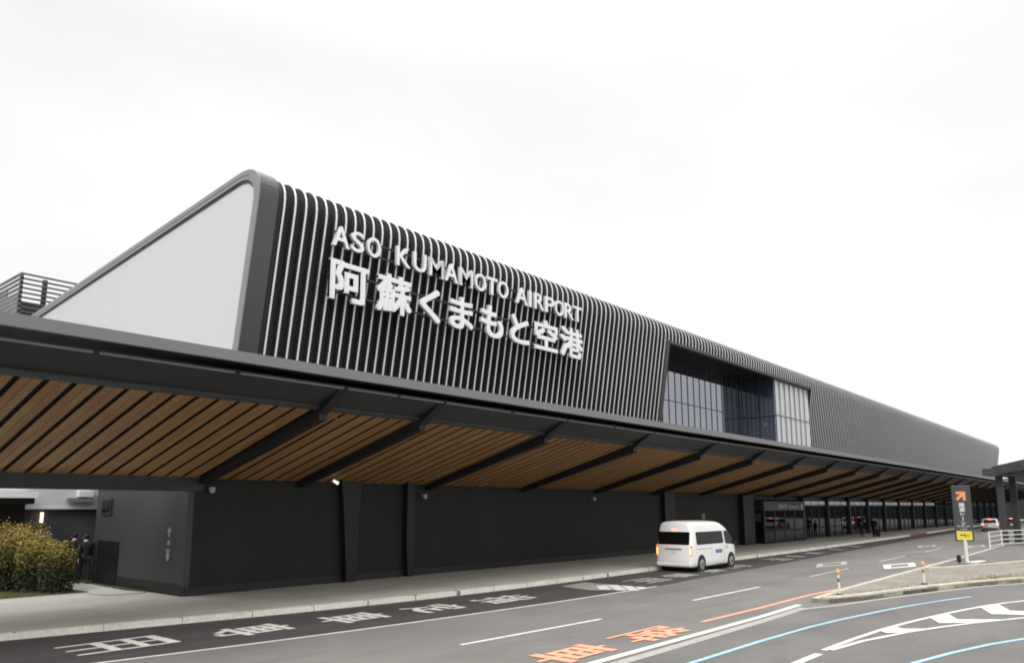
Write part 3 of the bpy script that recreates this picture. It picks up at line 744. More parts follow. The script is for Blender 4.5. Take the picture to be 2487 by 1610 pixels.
tb.build('lettering', mat('porch_lettering', (.42, .42, .42), .5), hd_)
PX = [16.43 + 6.4 * k for k in range(8, 25)]
for k, xx in enumerate(PX):
    b = MB(); b.box(xx - .17, xx + .17, 23.85, 24.2, .1, 3.9); T(b, 'storefront_column', M['pier'])
    if xx + 6.4 < X1:
        f_ = MB(); x0, x1_ = xx + .17, xx + 6.23
        for q in range(0, 4): 
            cx = x0 + (x1_ - x0) * q / 3; f_.box(cx - .04, cx + .04, 24.0, 24.08, .15, 3.5)
        f_.box(x0, x1_, 24.0, 24.08, 2.98, 3.06); f_.box(x0, x1_, 24.0, 24.08, .15, .25)
        w_ = T(f_, 'storefront_window', M['frame'])
        g = MB(); g.box(x0, x1_, 24.05, 24.07, .15, 2.98); g.build('glass', M['glass_door'], w_)
        if k < 8:
            g = MB(); g.box(x0 + .35, x1_ - .35, 24.02, 24.045, 3.1, 3.42); g.build('transom', M['transom'], w_)
for xx in (58.5, 61.5, 64.4, 69, 73, 78, 84, 90, 97, 104):
    b = MB(); b.box(xx, xx + .9, 25.6 + random.random() * 3, 25.8 + 3.2, 3.84, 3.88); T(b, 'added_lobby_glow', M['lampwhite'])  # glowing panels added to show as pale blobs through the glass
for xx, w_, z_ in ((58.6, .3, 1.5), (60.2, .25, 1.2), (62.9, .35, .9), (67.6, 1.6, 1.6), (78, .4, 1.2), (93, .5, 1.1)):
    b = MB(); b.box(xx, xx + w_, 28.4, 28.5, z_, z_ + .7); T(b, 'figure_standin', M['pale'])  # pale panels standing in for faint figures behind the glass

# ---------------------------------------------------------------- canopy
CN = empty('entrance_canopy', (13.7, 16.2, 0), label='long cantilevered canopy with grey fascia, dark beams and timber soffit', cat='canopy')
CI = Matrix.Translation((-13.7, -16.2, 0))
def Cn(b, name, m, **k):
    o = b.build(name, m, CN, **k); o.matrix_parent_inverse = CI; return o
CX0, CX1 = -14.0, 186.0
b = MB(); b.box(CX0, CX1, 16.12, 16.24, 6.30, 6.55); Cn(b, 'fascia', M['fascia'])
b = MB(); b.prism([(16.24, 6.33), (16.24, 6.50), (24.0, 6.42), (24.0, 6.32)], 'x', CX0, CX1); Cn(b, 'roof_slab', M['black'])
zs = lambda y: 3.86 + (24.0 - y) * (5.66 - 3.86) / (24.0 - 17.65)
b = MB(); b.prism([(16.66, 6.12), (16.66, 6.20), (17.72, 5.74), (17.72, 5.66)], 'x', CX0, CX1); Cn(b, 'eave_panel', M['eave'])
b = MB(); b.prism([(17.55, 5.66), (17.74, 5.60), (17.76, 5.68), (17.57, 5.74)], 'x', CX0, CX1); Cn(b, 'edge_angle', mat('edge_angle', (.06, .063, .063), .5))
beams = [3.07, 12.67] + [16.43 + 6.4 * k for k in range(27)]
bays = list(zip([CX0] + beams, beams + [CX1]))
for xb in beams:
    b = MB(); w = .13
    for (ya, yb, z0a, z0b, ha, hb_) in ((17.55, 24.0, zs(17.55) + .02, zs(24.0) + .02, .38, .24), (16.7, 17.55, 6.2, zs(17.55) + .02, .14, .22)):
        b.prism([(ya, z0a), (yb, z0b), (yb, z0b - hb_), (ya, z0a - ha)], 'x', xb - w, xb + w)
    Cn(b, 'beam', M['black'])
    b = MB()
for a, c in bays:
    n = max(2, round((c - a) / 3.2)); 
    b = MB()
    for i in range(n):
        s0 = a + (c - a) * i / n + .07; s1 = a + (c - a) * (i + 1) / n - .07
        b.tube([(s0, 16.58, 6.12), (s1, 16.58, 6.12)], .035, 8)
    Cn(b, 'drip_rail', M['tube'], smooth=False)
    b = MB(); g0, g1 = a + .16, c - .16
    k = math.ceil((g0 - 12.5) / .5565) - 1
    while True:
        s = 12.5 + .5565 * k + .07; e = s + .4165
        if s > g1: break
        for (u, v) in ((s, s + .203), (s + .2135, e)):
            u = max(u, g0); v = min(v, g1)
            if v - u > .02:
                b.prism([(17.70, zs(17.70)), (23.98, zs(23.98)), (23.98, zs(23.98) + .03), (17.70, zs(17.70) + .03)], 'x', u, v)
        k += 1
    Cn(b, 'soffit_panel', M['wood'])
b = MB(); b.prism([(17.70, zs(17.70) + .10), (23.98, zs(23.98) + .10), (23.98, zs(23.98) + .16), (17.70, zs(17.70) + .16)], 'x', CX0, CX1); Cn(b, 'soffit_backing', mat('soffit_backing', (.03, .022, .02), .8))
b = MB(); b.box(CX0, 12.7, 23.9, 24.15, 3.45, 3.98); Cn(b, 'header_beam', mat('header_beam', (.034, .034, .034), .5))
b = MB(); b.box(-9.2, -8.7, 23.8, 24.25, .1, 3.45); Cn(b, 'column', M['black'])
b = MB()
for xx in (13.6, 24.0, 27.2, 33.0): b.tube([(xx, 18.2, zs(18.2) - .03), (xx, 18.2, zs(18.2))], .035, 8)
Cn(b, 'downlight', M['dome'])

# camera domes on the wall under the canopy
for i, (xx, zz, l) in enumerate([(12.95, 3.50, 'pale security camera dome at the left corner of the dark wall'), (22.5, 3.38, 'pale security camera dome between the second and third canopy beam'),
                                 (35.2, 3.36, 'pale security camera dome left above the van')]):
    d = empty('security_camera', (xx, 23.8, zz), label=l, cat='camera', group='security cameras along the wall')
    b = MB(); b.tube([(0, .2, .05), (0, .02, .05)], [.045, .045]); b.build('bracket', M['dome'], d)
    b = MB(); b.tube([(0, 0, -.02), (0, 0, .09)], [.10, .085], 16); b.build('housing', M['dome'], d)
    b = MB(); b.sphere((0, 0, -.03), .092, sz=.9); b.build('dome', M['dome'], d, smooth=True)
d = empty('spotlight', (17.55, 23.4, 3.86), label='small white spotlight clipped under the second canopy beam', cat='spotlight')
b = MB(); b.tube([(-.09, 0, .05), (.1, -.04, -.05)], [.05, .065], 12); b.build('lamp_head', M['lampwhite'], d)
b = MB(); b.tube([(0, 0, .0), (0, .1, .14)], .015, 6); b.build('arm', M['dome'], d)

# ---------------------------------------------------------------- sign lettering on the facade
YL = 22.9
def letters(name, label, chars, z0, z1, rails, off, zf=None):
    S = empty(name, (chars[0][1], YL + .2, z0), label=label, cat='sign')
    inv = Matrix.Translation((-chars[0][1], -YL - .2, -z0))
    for (ch, a, c, *zz) in chars:
        za, zb = zz if zz else (z0, z1)
        b = MB()
        if ord(ch) > 255: put_bold(b, ch, (a, YL + .065, za), (c - a, 0, 0), (0, 0, zb - za), (0, -1, 0), off, extrude=.065)
        else: put_glyph(b, ch, (a, YL + .065, za), (c - a, 0, 0), (0, 0, zb - za), (0, -1, 0), extrude=.065, offset=off)
        o = b.build('letter', [M['letter'], M['letter_side']], S); o.matrix_parent_inverse = inv
        for p in o.data.polygons: p.material_index = 0 if p.normal.y < -.7 else 1
    b = MB()
    xa, xb = chars[0][1] + .1, chars[-1][2] - .1
    for zr in rails: b.box(xa, xb, YL + .13, YL + .19, zr - .035, zr + .035)
    x = xa + .3
    while x < xb:
        for zr in rails: b.box(x - .03, x + .03, YL + .19, yf(zr) + .1, zr - .03, zr + .03)
        x += 1.6
    o = b.build('mounting_rail', M['rail'], S); o.matrix_parent_inverse = inv
    return S
LAT = [('A', 16.66, 17.45), ('S', 17.54, 18.16), ('O', 18.31, 18.99), ('K', 19.84, 20.6), ('U', 20.77, 21.5), ('M', 21.67, 22.55), ('A', 22.62, 23.42), ('M', 23.53, 24.39),
       ('O', 24.54, 25.28), ('T', 25.33, 26.09), ('O', 26.14, 26.88), ('A', 27.47, 28.33), ('I', 28.45, 28.65), ('R', 28.89, 29.66), ('P', 29.76, 30.54), ('O', 30.59, 31.35), ('R', 31.42, 32.22), ('T', 32.21, 32.98)]
letters('latin_sign', 'upper line of raised white capitals reading ASO KUMAMOTO AIRPORT', LAT, 12.70, 13.52, (12.82, 13.3), .013)
JP = [('阿', 16.6, 18.43, 10.62, 12.18), ('蘇', 18.84, 20.69, 10.62, 12.22), ('く', 21.17, 22.36, 10.66, 12.12), ('ま', 22.95, 24.42, 10.68, 12.14), ('も', 24.95, 26.5, 10.66, 12.16),
      ('と', 27.06, 28.45, 10.70, 12.10), ('空', 28.85, 30.77, 10.68, 12.24), ('港', 31.03, 33.01, 10.66, 12.24)]
letters('japanese_sign', 'lower line of larger raised white Japanese characters on the fins', JP, 10.62, 12.2, (10.95, 11.75), .026)

# ---------------------------------------------------------------- rooftop louvre screen
LS = empty('louvre_screen', (13.27, 46, 8), label='dark rooftop plant screen of open horizontal louvres behind the sloping roof', cat='screen')
b = MB()
z = 15.45; i = 0
while z > 9:
    b.box(0, 14, 0, .12, z - 8 - .04, z - 8 + .04)
    z -= .262
b.box(0, .14, 0, .14, 1, 7.4)
for xx in (1.2, 5.2, 9.0): b.box(xx, xx + .22, .3, .5, 1, 7.4)
b.build('front_louvres', M['louvre'], LS)
b = MB(); z = 15.45
while z > 9:
    b.box(0, .12, .12, 14, z - 8 - .045, z - 8 + .045); z -= .262
b.build('side_louvres', M['louvre_grey'], LS)
b = MB(); b.box(.6, 14, 1.4, 1.6, 1, 6.25); b.build('rear_panel', M['bluewall'], LS)
b = MB(); b.box(.02, .10, .25, 14, 1, 6.4); b.box(.03, .09, 2.2, 14, 6.4, 7.0); b.build('side_panel', M['louvre_grey'], LS)

# ---------------------------------------------------------------- annex behind the footpath
AN = empty('annex_building', (8, 32.6, 0), label='low slate-grey annex with a pale upper band behind the hedge', cat='building')
def An(b, name, m, parent=None, **k):
    o = b.build(name, m, parent or AN, **k)
    if parent is None: o.matrix_parent_inverse = Matrix.Translation((-8, -32.6, 0))
    return o
b = MB(); b.box(10.25, 15.5, 32.7, 33.0, .1, 2.86); An(b, 'wall', M['bluewall'])
b = MB(); b.box(-12, 13.0, 34.5, 34.8, .1, 3.3); An(b, 'recess_wall', M['pier'])
b = MB(); b.box(-12, 15.5, 32.55, 33.0, 2.86, 6.2); b.box(10.3, 12.7, 32.50, 32.56, 2.86, 2.92); An(b, 'upper_band', M['pale'])
b = MB(); b.box(-12, 10.35, 31.4, 32.5, 3.27, 3.50); An(b, 'canopy_slab', mat('white_slab', (.8, .8, .8), .5))
b = MB(); b.box(-12, 10.30, 31.6, 34.4, 3.05, 3.27); An(b, 'slab_soffit', M['pier'])
b = MB(); b.box(-12, 10.3, 32.5, 32.56, 2.3, 3.1); An(b, 'shadow_board', M['pier'])
b = MB(); b.box(11.7, 12.62, 32.3, 32.5, 3.16, 3.28); An(b, 'ledge', mat('grey_ledge', (.2, .2, .2), .6))
wu = empty('wall_unit', (12.3, 32.4, 3.3), label='white boxed air vent high on the pale band beside the side wall', cat='vent')
b = MB(); b.box(-.25, .32, -.12, .14, .02, .28); b.build('housing', mat('white_unit', (.82, .82, .82), .5), wu, bevel=.02)
b = MB(); b.box(-.12, .1, -.1, .1, -.05, .02); b.build('outlet', M['frame'], wu)
wl = empty('wall_lamp', (10.93, 32.62, 2.55), label='glowing orange upright lamp on the slate wall above the hedge', cat='lamp')
b = MB(); b.tube([(0, 0, -.19), (0, 0, .19)], .055, 12); b.build('tube', M['lamp'], wl)
b = MB(); b.box(-.03, .03, 0, .08, -.1, .1); b.build('bracket', M['frame'], wl)

# ---------------------------------------------------------------- shrubs
def zz_top(z, h): return z > h * .8 and random.random() < .45
def shrub(x, y, h, r, label, nl):
    S = empty('garden_shrub', (x, y, .15), label=label, cat='shrub', group='shrubs beside the footpath')
    b = MB()
    tips = []
    for i in range(26):
        a = random.random() * 6.28; rr = random.random() * r * .9
        p = Vector((math.cos(a) * rr * .3, math.sin(a) * rr * .3, 0)); q = Vector((math.cos(a) * rr, math.sin(a) * rr, h * random.uniform(.78, 1.16)))
        mid = (p + q) / 2 + Vector((random.uniform(-.06, .06), random.uniform(-.06, .06), 0))
        b.tube([p, mid, q], [.018, .012, .004], 5); tips.append((mid, q))
    b.build('stems', mat_stem, S)
    b = MB(); b.flat = True
    for i in range(nl):
        u = random.random()
        if u < .35:
            mid, q = random.choice(tips); t = random.random()
            c = mid.lerp(q, t) + Vector((random.gauss(0, .09), random.gauss(0, .09), random.gauss(0, .06)))
        else:
            a = random.random() * 6.28; zz = random.random() ** .8; rr = r * math.sqrt(random.random()) * (1.02 - .25 * abs(zz - .45))
            c = Vector((math.cos(a) * rr, math.sin(a) * rr, zz * h * .93 + random.uniform(-.03, .05)))
        c.z = max(c.z, .03)
        if zz_top(c.z, h) : continue
        s = random.uniform(.022, .045); d = Vector((random.gauss(0, 1), random.gauss(0, 1), random.gauss(0, .7))).normalized()
        e = d.cross(Vector((random.gauss(0, 1), random.gauss(0, 1), random.gauss(0, 1)))).normalized()
        b.face([c - d * s * 1.6, c + e * s * .6, c + d * s * 1.6, c - e * s * .6])
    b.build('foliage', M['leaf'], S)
mat_stem = mat('stem_bark', (.10, .07, .05), .8)
for (x, y, h, r, l) in [(10.15, 28.4, 1.45, .55, 'rounded green shrub at the pavement end of the hedge'), (9.75, 29.3, 1.8, .65, 'tall yellowish shrub second from the pavement end of the hedge'),
                        (9.95, 30.4, 1.95, .65, 'shrub with orange tips in the middle of the hedge, right of the lamp'), (10.0, 31.3, 1.95, .6, 'shrub with orange tips directly below the glowing lamp'),
                        (9.1, 30.3, 2.0, .7, 'tall golden shrub left of the glowing lamp'), (9.2, 31.6, 2.05, .7, 'golden shrub at the back left of the hedge'), (8.5, 31.2, 1.85, .7, 'yellow-tipped shrub at the left edge of the photo')]:
    shrub(x, y, h, r, l, 7500)

# ---------------------------------------------------------------- vehicles
def make_vehicle(name, L_, W, ztop, belt, wheels, paint, label, cat, loc, rz=0, van=False, lights_on=True, roof_tab=None, group=None):
    V = empty(name, loc, rz, label=label, cat=cat, group=group)
    hw = W / 2
    tw = [(0, hw - .13), (.05, hw - .05), (.16, hw - .005), (.4, hw), (L_ - .7, hw), (L_ - .25, hw - .10), (L_ - .06, hw - .28), (L_, hw - .42)]
    zb = .24
    def tumble(z): return 0 if z < belt else (z - belt) * .13
    def lean(z, x): return max(0, (z - belt)) * (.16 if van else .45) * max(0, 1 - x / 1.0)
    st = [0, .02, .05, .1, .16, .28, .5, .8] + [.8 + (L_ - 1.3) * i / 18 for i in range(1, 18)] + [L_ - .45, L_ - .3, L_ - .18, L_ - .08, L_ - .02, L_]
    zt = lambda x: interp(roof_tab, x)
    def half(x, z):
        h = interp(tw, x) - tumble(z); t = zt(x)
        r = .17 if van else .12
        if z > t - r:
            q = (z - (t - r)) / r; h -= r * 1.1 * (1 - math.sqrt(max(0, 1 - q * q)))
        if z < zb + .12: h -= .05 * (1 - (z - zb) / .12)
        return max(h, .02)
    b = MB(); secs = []
    nz = 16
    for x in st:
        t = zt(x); zz = [zb, zb + .05, zb + .12, .5, .75, min(1.0, t - .3)]
        z1 = zz[-1]; zz += [z1 + (t - z1) * u for u in (.18, .36, .54, .7, .8, .88, .94, .98, 1.0)]
        pts = [(x + lean(z, x), -half(x, z), z) for z in zz]
        crown = .035
        top = [(x + lean(t, x), -half(x, t) * k, t + crown * (1 - k * k)) for k in (.66, .33, 0)]
        right = pts + top
        secs.append(right + [(p[0], -p[1], p[2]) for p in reversed(right[:-1])])
    for s0, s1 in zip(secs, secs[1:]):
        for i in range(len(s0) - 1): b.face([s0[i], s0[i + 1], s1[i + 1], s1[i]])
        b.face([s0[-1], s0[0], s1[0], s1[-1]])
    for s_ in (secs[0], secs[-1]):
        n_ = len(s_)
        for i in range(n_ // 2): b.face([s_[i], s_[i + 1], s_[n_ - 2 - i], s_[n_ - 1 - i]])
    body = b.build('body', paint, V, smooth=True)
    def side_patch(nm, poly_fn, x0, x1, m, off, side, parent=V, nx=12, nz_=6, th=0):
        b = MB(); b.flat = True
        for i in range(nx):
            for j in range(nz_):
                q = []
                for (ii, jj) in ((i, j), (i + 1, j), (i + 1, j + 1), (i, j + 1)):
                    x = x0 + (x1 - x0) * ii / nx; lo, hi = poly_fn(x); z = lo + (hi - lo) * jj / nz_
                    q.append((x + lean(z, x), side * (half(x, z) + off), z))
                b.face(q)
        return b.build(nm, m, parent)
    def rect(lo, hi, x0, x1, r=.06):
        def f(x):
            d = min(x - x0, x1 - x); k = 0 if d >= r else r - math.sqrt(max(0, r * r - (r - d) ** 2))
            return lo + k, hi - k
        return f
    if van:
        wz0, wz1 = 1.22, 1.80
        for s in (-1, 1):
            w_ = side_patch('side_window', rect(wz0, wz1, .52, 3.35), .52, 3.35, M['carglass'], .005, s, nx=40)
            def fd(x):
                hi = interp([(3.52, 1.80), (3.95, 1.80), (4.35, 1.55), (4.72, 1.20)], x); lo = interp([(3.52, 1.24), (3.62, 1.18), (4.72, 1.12)], x)
                return lo, max(hi, lo + .01)
            side_patch('front_window', fd, 3.52, 4.70, M['carglass'], .005, s, nx=24)
            side_patch('door_seam', lambda x: (.40, 1.85), 3.43, 3.445, M['frame'], .003, s, nx=1)
            side_patch('sliding_door_seam', lambda x: (.40, 1.2), 2.05, 2.062, M['frame'], .003, s, nx=1)
            side_patch('door_rail', lambda x: (1.02, 1.035), .55, 2.05, M['frame'], .003, s, nx=10, nz_=1)
            h_ = MB(); h_.box(3.58, 3.74, s * (hw + .012) - .014, s * (hw + .012) + .014, 1.02, 1.055); h_.build('door_handle', M['chrome'], V)
            side_patch('decal', lambda x: (.78, .95), 2.42, 3.16, M['decal'], .006, s, nx=6, nz_=1)
            # mirror
            h_ = MB(); h_.box(4.50, 4.58, s * (hw + .06) - .07, s * (hw + .06) + .07, 1.10, 1.28); h_.build('wing_mirror', M['rubber'], V, bevel=.02)
            # tail lamps
            t_ = MB(); t_.box(.03, .10, s * (hw - .09) - .075, s * (hw - .09) + .085, .72, 1.20); tl = t_.build('tail_lamp', M['tail'], V, bevel=.02)
            t_ = MB(); t_.box(.022, .06, s * (hw - .09) - .045, s * (hw - .09) + .045, .80, 1.08); t_.build('bulb', M['tailcore'], tl, bevel=.01)
        # rear window, rear fittings follow the lean of the tailgate
        def rear_patch(nm, y0, y1, z0, z1, m, off, parent=V, r=.05):
            b = MB(); b.flat = True; pts = []
            for (cy, cz, a0) in ((y0 + r, z0 + r, 180), (y1 - r, z0 + r, 270), (y1 - r, z1 - r, 0), (y0 + r, z1 - r, 90)):
                for k in range(4):
                    a = R(a0 + 30 * k); y = cy + math.cos(a) * r; z = cz + math.sin(a) * r
                    pts.append((lean(z, 0) - off, y, z))
            b.face(pts); return b.build(nm, m, parent)
        rear_patch('rear_window', -hw + .12, hw - .12, 1.23, 1.81, M['carglass'], .006)
        rear_patch('tailgate_seam', -hw + .145, hw - .145, .46, .475, M['frame'], .004, r=.005)
        g_ = MB(); g_.box(-.03, .0, -.42, .42, 1.02, 1.06); g_.build('plate_garnish', M['chrome'], V)
        g_ = MB(); g_.box(-.02, .0, -.18, .16, .86, 1.0); g_.build('number_plate', M['plate'], V)
        g_ = MB(); g_.box(.115, .16, -.14, .14, 1.87, 1.93); g_.build('high_brake_lamp', M['brake'], V)
        g_ = MB(); g_.box(-.07, .14, -hw + .07, hw - .07, .27, .45); g_.build('rear_bumper', paint, V, bevel=.04)
        # windscreen on the front slope
        b = MB(); b.flat = True; X_ = [4.06, 4.2, 4.35, 4.5, 4.62]
        for a, c in zip(X_, X_[1:]): b.face([(a, -hw + .28, zt(a) + .045), (c, -hw + .26, zt(c) + .045), (c, hw - .26, zt(c) + .045), (a, hw - .28, zt(a) + .045)])
        b.build('windscreen', M['carglass'], V)
        g_ = MB(); g_.box(L_ - .1, L_ + .03, -hw + .25, -hw + .5, .7, .9); g_.build('headlight', M['plate'], V, bevel=.02)
        g_ = MB(); g_.box(L_ - .1, L_ + .03, hw - .5, hw - .25, .7, .9); g_.build('headlight', M['plate'], V, bevel=.02)
        g_ = MB(); g_.box(L_ - .16, L_ + .035, -hw + .22, hw - .22, .27, .5); g_.build('front_bumper', paint, V, bevel=.05)
    else:
        for s in (-1, 1):
            side_patch('side_window', lambda x: (belt + .03, max(belt + .04, min(zt(x) - .12, belt + .42))), .75, L_ - 1.35, M['carglass'], .006, s, nx=20)
            t_ = MB(); t_.box(-.02, .12, s * (hw - .12) - .12, s * (hw - .12) + .12, .78, .95); t_.build('tail_lamp', M['brake'] if lights_on else M['tail'], V, bevel=.02)
        b = MB(); b.flat = True
        z0, z1 = belt + .05, zt(.4) - .1
        b.face([(lean(z0, 0) - .01, -hw + .2, z0), (lean(z0, 0) - .01, hw - .2, z0), (lean(z1, 0) - .01, hw - .28, z1), (lean(z1, 0) - .01, -hw + .28, z1)])
        b.build('rear_window', M['carglass'], V)
        g_ = MB(); g_.box(lean(z1, 0) - .06, lean(z1, 0) + .1, -.2, .2, z1 + .0, z1 + .07); g_.build('high_brake_lamp', M['brake'], V)
        g_ = MB(); g_.box(-.02, .02, -.18, .18, .62, .74); g_.build('number_plate', M['plate'], V)
        g_ = MB(); g_.box(-.06, .14, -hw + .08, hw - .08, .28, .46); g_.build('rear_bumper', M['cardark'], V, bevel=.03)
    for wx in wheels:
        for s in (-1, 1):
            yo = s * (hw - .005); r = .335
            ar = MB(); ar.tube([(wx, s * (hw - .3), r + .03), (wx, s * (hw + .004), r + .03)], r + .075, 26); ar.build('arch_recess_disc', M['rubber'], V)  # dark disc standing in for the shaded recess around the wheel
            w_ = MB(); w_.tube([(wx, s * (hw - .20), r), (wx, s * (hw - .16), r), (wx, s * (hw + .004), r), (wx, s * (hw + .02), r)], [r - .03, r, r, r - .035], 26)
            wh = w_.build('wheel', M['rubber'], V)
            rm = MB(); rm.tube([(wx, yo, r), (wx, yo + s * .03, r), (wx, yo + s * .045, r)], [r - .105, r - .11, r - .16], 24); rim = rm.build('rim', M['rim'], wh)
            hb2 = MB(); hb2.tube([(wx, yo + s * .04, r), (wx, yo + s * .055, r)], [.06, .05], 12)
            for k in range(8):
                a = k * math.pi / 4; hb2.box(wx + math.cos(a) * .14 - .018, wx + math.cos(a) * .14 + .018, min(yo + s * .043, yo + s * .048), max(yo + s * .043, yo + s * .048), r + math.sin(a) * .14 - .018, r + math.sin(a) * .14 + .018)
            hb2.build('hub', M['rubber'], wh)
    un = MB(); un.box(.3, L_ - .3, -hw + .15, hw - .15, .16, .30); un.build('underbody', M['rubber'], V)
    return V
ROOF_V = [(0, 2.19), (.12, 2.24), (.5, 2.27), (2.6, 2.26), (3.2, 2.23), (3.65, 2.09), (4.0, 1.87), (4.3, 1.58), (4.62, 1.27), (4.8, 1.08), (4.98, .98), (5.08, .86)]
make_vehicle('passenger_van', 5.08, 1.84, 2.25, 1.15, (.95, 4.12), M['carwhite'], 'white high-roof van with lit brake lights stopped at the kerb', 'van', (32.15, 17.42, 0), 0, van=True, roof_tab=ROOF_V)
ROOF_C = [(0, 1.45), (.3, 1.5), (1.6, 1.52), (2.4, 1.46), (3.1, 1.0), (3.9, .85), (4.15, .6)]
make_vehicle('parked_car', 4.2, 1.75, 1.5, .95, (.75, 3.35), M['carsilver'], 'silver hatchback with red brake lights seen from behind, left of the dark pillars', 'car', (107, 15.95, 0), R(8), roof_tab=ROOF_C, group='cars queuing on the far road')
make_vehicle('parked_car', 4.2, 1.75, 1.5, .95, (.75, 3.35), M['cardark'], 'dark car with glowing red tail lights between the two pillars', 'car', (116, 14.9, 0), R(8), roof_tab=ROOF_C, group='cars queuing on the far road')
make_vehicle('parked_car', 4.2, 1.75, 1.5, .95, (.75, 3.35), M['carsilver'], 'silver car at the right edge of the photo behind the white railing', 'car', (96, 8.2, 0), R(5), roof_tab=ROOF_C, group='cars queuing on the far road')

# ---------------------------------------------------------------- people
def skinned(name, verts, edges, rad, m, parent, sub=2):
    me = bpy.data.meshes.new(name); me.from_pydata(verts, edges, [])
    ob = bpy.data.objects.new(name, me); col.objects.link(ob)
    sk = ob.modifiers.new('skin', 'SKIN'); sk.use_smooth_shade = True
    for i, r_ in enumerate(rad):
        rr = r_ if isinstance(r_, tuple) else (r_, r_)
        me.skin_vertices[0].data[i].radius = rr
    me.skin_vertices[0].data[0].use_root = True
    su = ob.modifiers.new('sub', 'SUBSURF'); su.levels = sub; su.render_levels = sub
    dg = bpy.context.evaluated_depsgraph_get(); dg.update()
    nm = bpy.data.meshes.new_from_object(ob.evaluated_get(dg)); nm.materials.clear(); nm.materials.append(m)
    nm.polygons.foreach_set('use_smooth', [True] * len(nm.polygons))
    bpy.data.objects.remove(ob); bpy.data.meshes.remove(me)
    return link(name, nm, parent)
def person(loc, rz, h, label, step=.18, arm=.12, bag=False, group=None, bend=0.0):
    """walks towards local +x"""
    P_ = empty('person', loc, rz, label=label, cat='person', group=group)
    s = h / 1.72
    v = {}
    v['pel'] = (0, 0, .93); v['waist'] = (.01, 0, 1.08); v['chest'] = (.02 + bend * .4, 0, 1.28); v['neckb'] = (.015 + bend, 0, 1.44); v['neck'] = (.025 + bend, 0, 1.50)
    v['head'] = (.04 + bend, 0, 1.60); v['crown'] = (.035 + bend, 0, 1.69)
    for sd, q in ((1, 'l'), (-1, 'r')):
        st_ = step * sd
        v[q + 'hip'] = (0, sd * .095, .88); v[q + 'knee'] = (st_ * .6 + .03, sd * .10, .49); v[q + 'ank'] = (st_ - .02, sd * .10, .09); v[q + 'toe'] = (st_ + .14, sd * .115, .035)
        v[q + 'sh'] = (.015 + bend * .9, sd * .175, 1.40); v[q + 'el'] = (-.02 - arm * sd * .5 + bend, sd * .23, 1.13); v[q + 'wr'] = (.04 - arm * sd + bend, sd * .24, .89); v[q + 'palm'] = (.06 - arm * sd + bend, sd * .235, .81)
    def grp(keys, eds, rads, nm, m, extra=None, sub=2):
        V_ = [tuple(c * s for c in v[k]) for k in keys]; idx = {k: i for i, k in enumerate(keys)}
        E_ = [(idx[a], idx[b_]) for a, b_ in eds]; r_ = [tuple(q * s for q in x) if isinstance(x, tuple) else x * s for x in rads]
        if extra:
            for (base, pts, rr) in extra:
                pr = idx[base]
                for p_, q_ in zip(pts, rr): V_.append(tuple(c * s for c in p_)); r_.append(q_ * s); E_.append((pr, len(V_) - 1)); pr = len(V_) - 1
        return skinned(nm, V_, E_, r_, m, P_, sub)
    keys = ['pel', 'waist', 'chest', 'neckb', 'neck', 'head', 'crown'] + [q + k for q in 'lr' for k in ('hip', 'knee', 'ank', 'toe', 'sh', 'el', 'wr', 'palm')]
    eds = [('pel', 'waist'), ('waist', 'chest'), ('chest', 'neckb'), ('neckb', 'neck'), ('neck', 'head'), ('head', 'crown')]
    for q in 'lr': eds += [('pel', q + 'hip'), (q + 'hip', q + 'knee'), (q + 'knee', q + 'ank'), (q + 'ank', q + 'toe'), ('neckb', q + 'sh'), (q + 'sh', q + 'el'), (q + 'el', q + 'wr'), (q + 'wr', q + 'palm')]
    rb = [.10, .085, .09, .045, .045, .085, .06] + [.06, .04, .03, .03, .035, .028, .023, .028] * 2
    ex = []
    for sd, q in ((1, 'l'), (-1, 'r')):
        p = v[q + 'palm']
        for k in range(4):
            o_ = (k - 1.5) * .019
            ln = (.062, .072, .068, .052)[k]
            ex.append((q + 'palm', [(p[0] + o_, p[1], p[2] - .035), (p[0] + o_ + .004, p[1] - sd * .008, p[2] - .035 - ln * .55), (p[0] + o_ + .006, p[1] - sd * .022, p[2] - .035 - ln)], [.0095, .0085, .007]))
        ex.append((q + 'wr', [(p[0] + .035, p[1] - sd * .01, p[2] + .01), (p[0] + .048, p[1] - sd * .02, p[2] - .03)], [.010, .008]))
    grp(keys, eds, rb, 'body', M['skin'], ex, 2)
    grp(['pel', 'waist', 'chest', 'neckb', 'lsh', 'lel', 'lwr', 'rsh', 'rel', 'rwr', 'lhip', 'rhip'],
        [('pel', 'waist'), ('waist', 'chest'), ('chest', 'neckb'), ('neckb', 'lsh'), ('lsh', 'lel'), ('lel', 'lwr'), ('neckb', 'rsh'), ('rsh', 'rel'), ('rel', 'rwr'), ('pel', 'lhip'), ('pel', 'rhip')],
        [.155, .145, .165, .095, .095, .07, .052, .095, .07, .052, .11, .11], 'jacket', M['cloth'])
    grp(['pel', 'lhip', 'lknee', 'lank', 'rhip', 'rknee', 'rank'], [('pel', 'lhip'), ('lhip', 'lknee'), ('lknee', 'lank'), ('pel', 'rhip'), ('rhip', 'rknee'), ('rknee', 'rank')],
        [.13, .105, .075, .06, .105, .075, .06], 'trousers', M['cloth'])
    for q in 'lr':
        a, c = Vector(v[q + 'ank']) * s, Vector(v[q + 'toe']) * s
        b = MB(); b.tube([a + Vector((-.06, 0, -.04)) * s, a + Vector((0, 0, -.045)) * s, c + Vector((.02, 0, 0)) * s, c + Vector((.06, 0, -.005)) * s], [.035 * s, .045 * s, .04 * s, .015 * s], 10); b.build('shoe', M['rubber'], P_, smooth=True)
    hx, hz = v['head'][0], v['head'][2]
    b = MB(); b.sphere(((hx - .018) * s, 0, (hz + .03) * s), .098 * s, sz=1.1); b.build('hair', M['hair'], P_, smooth=True)
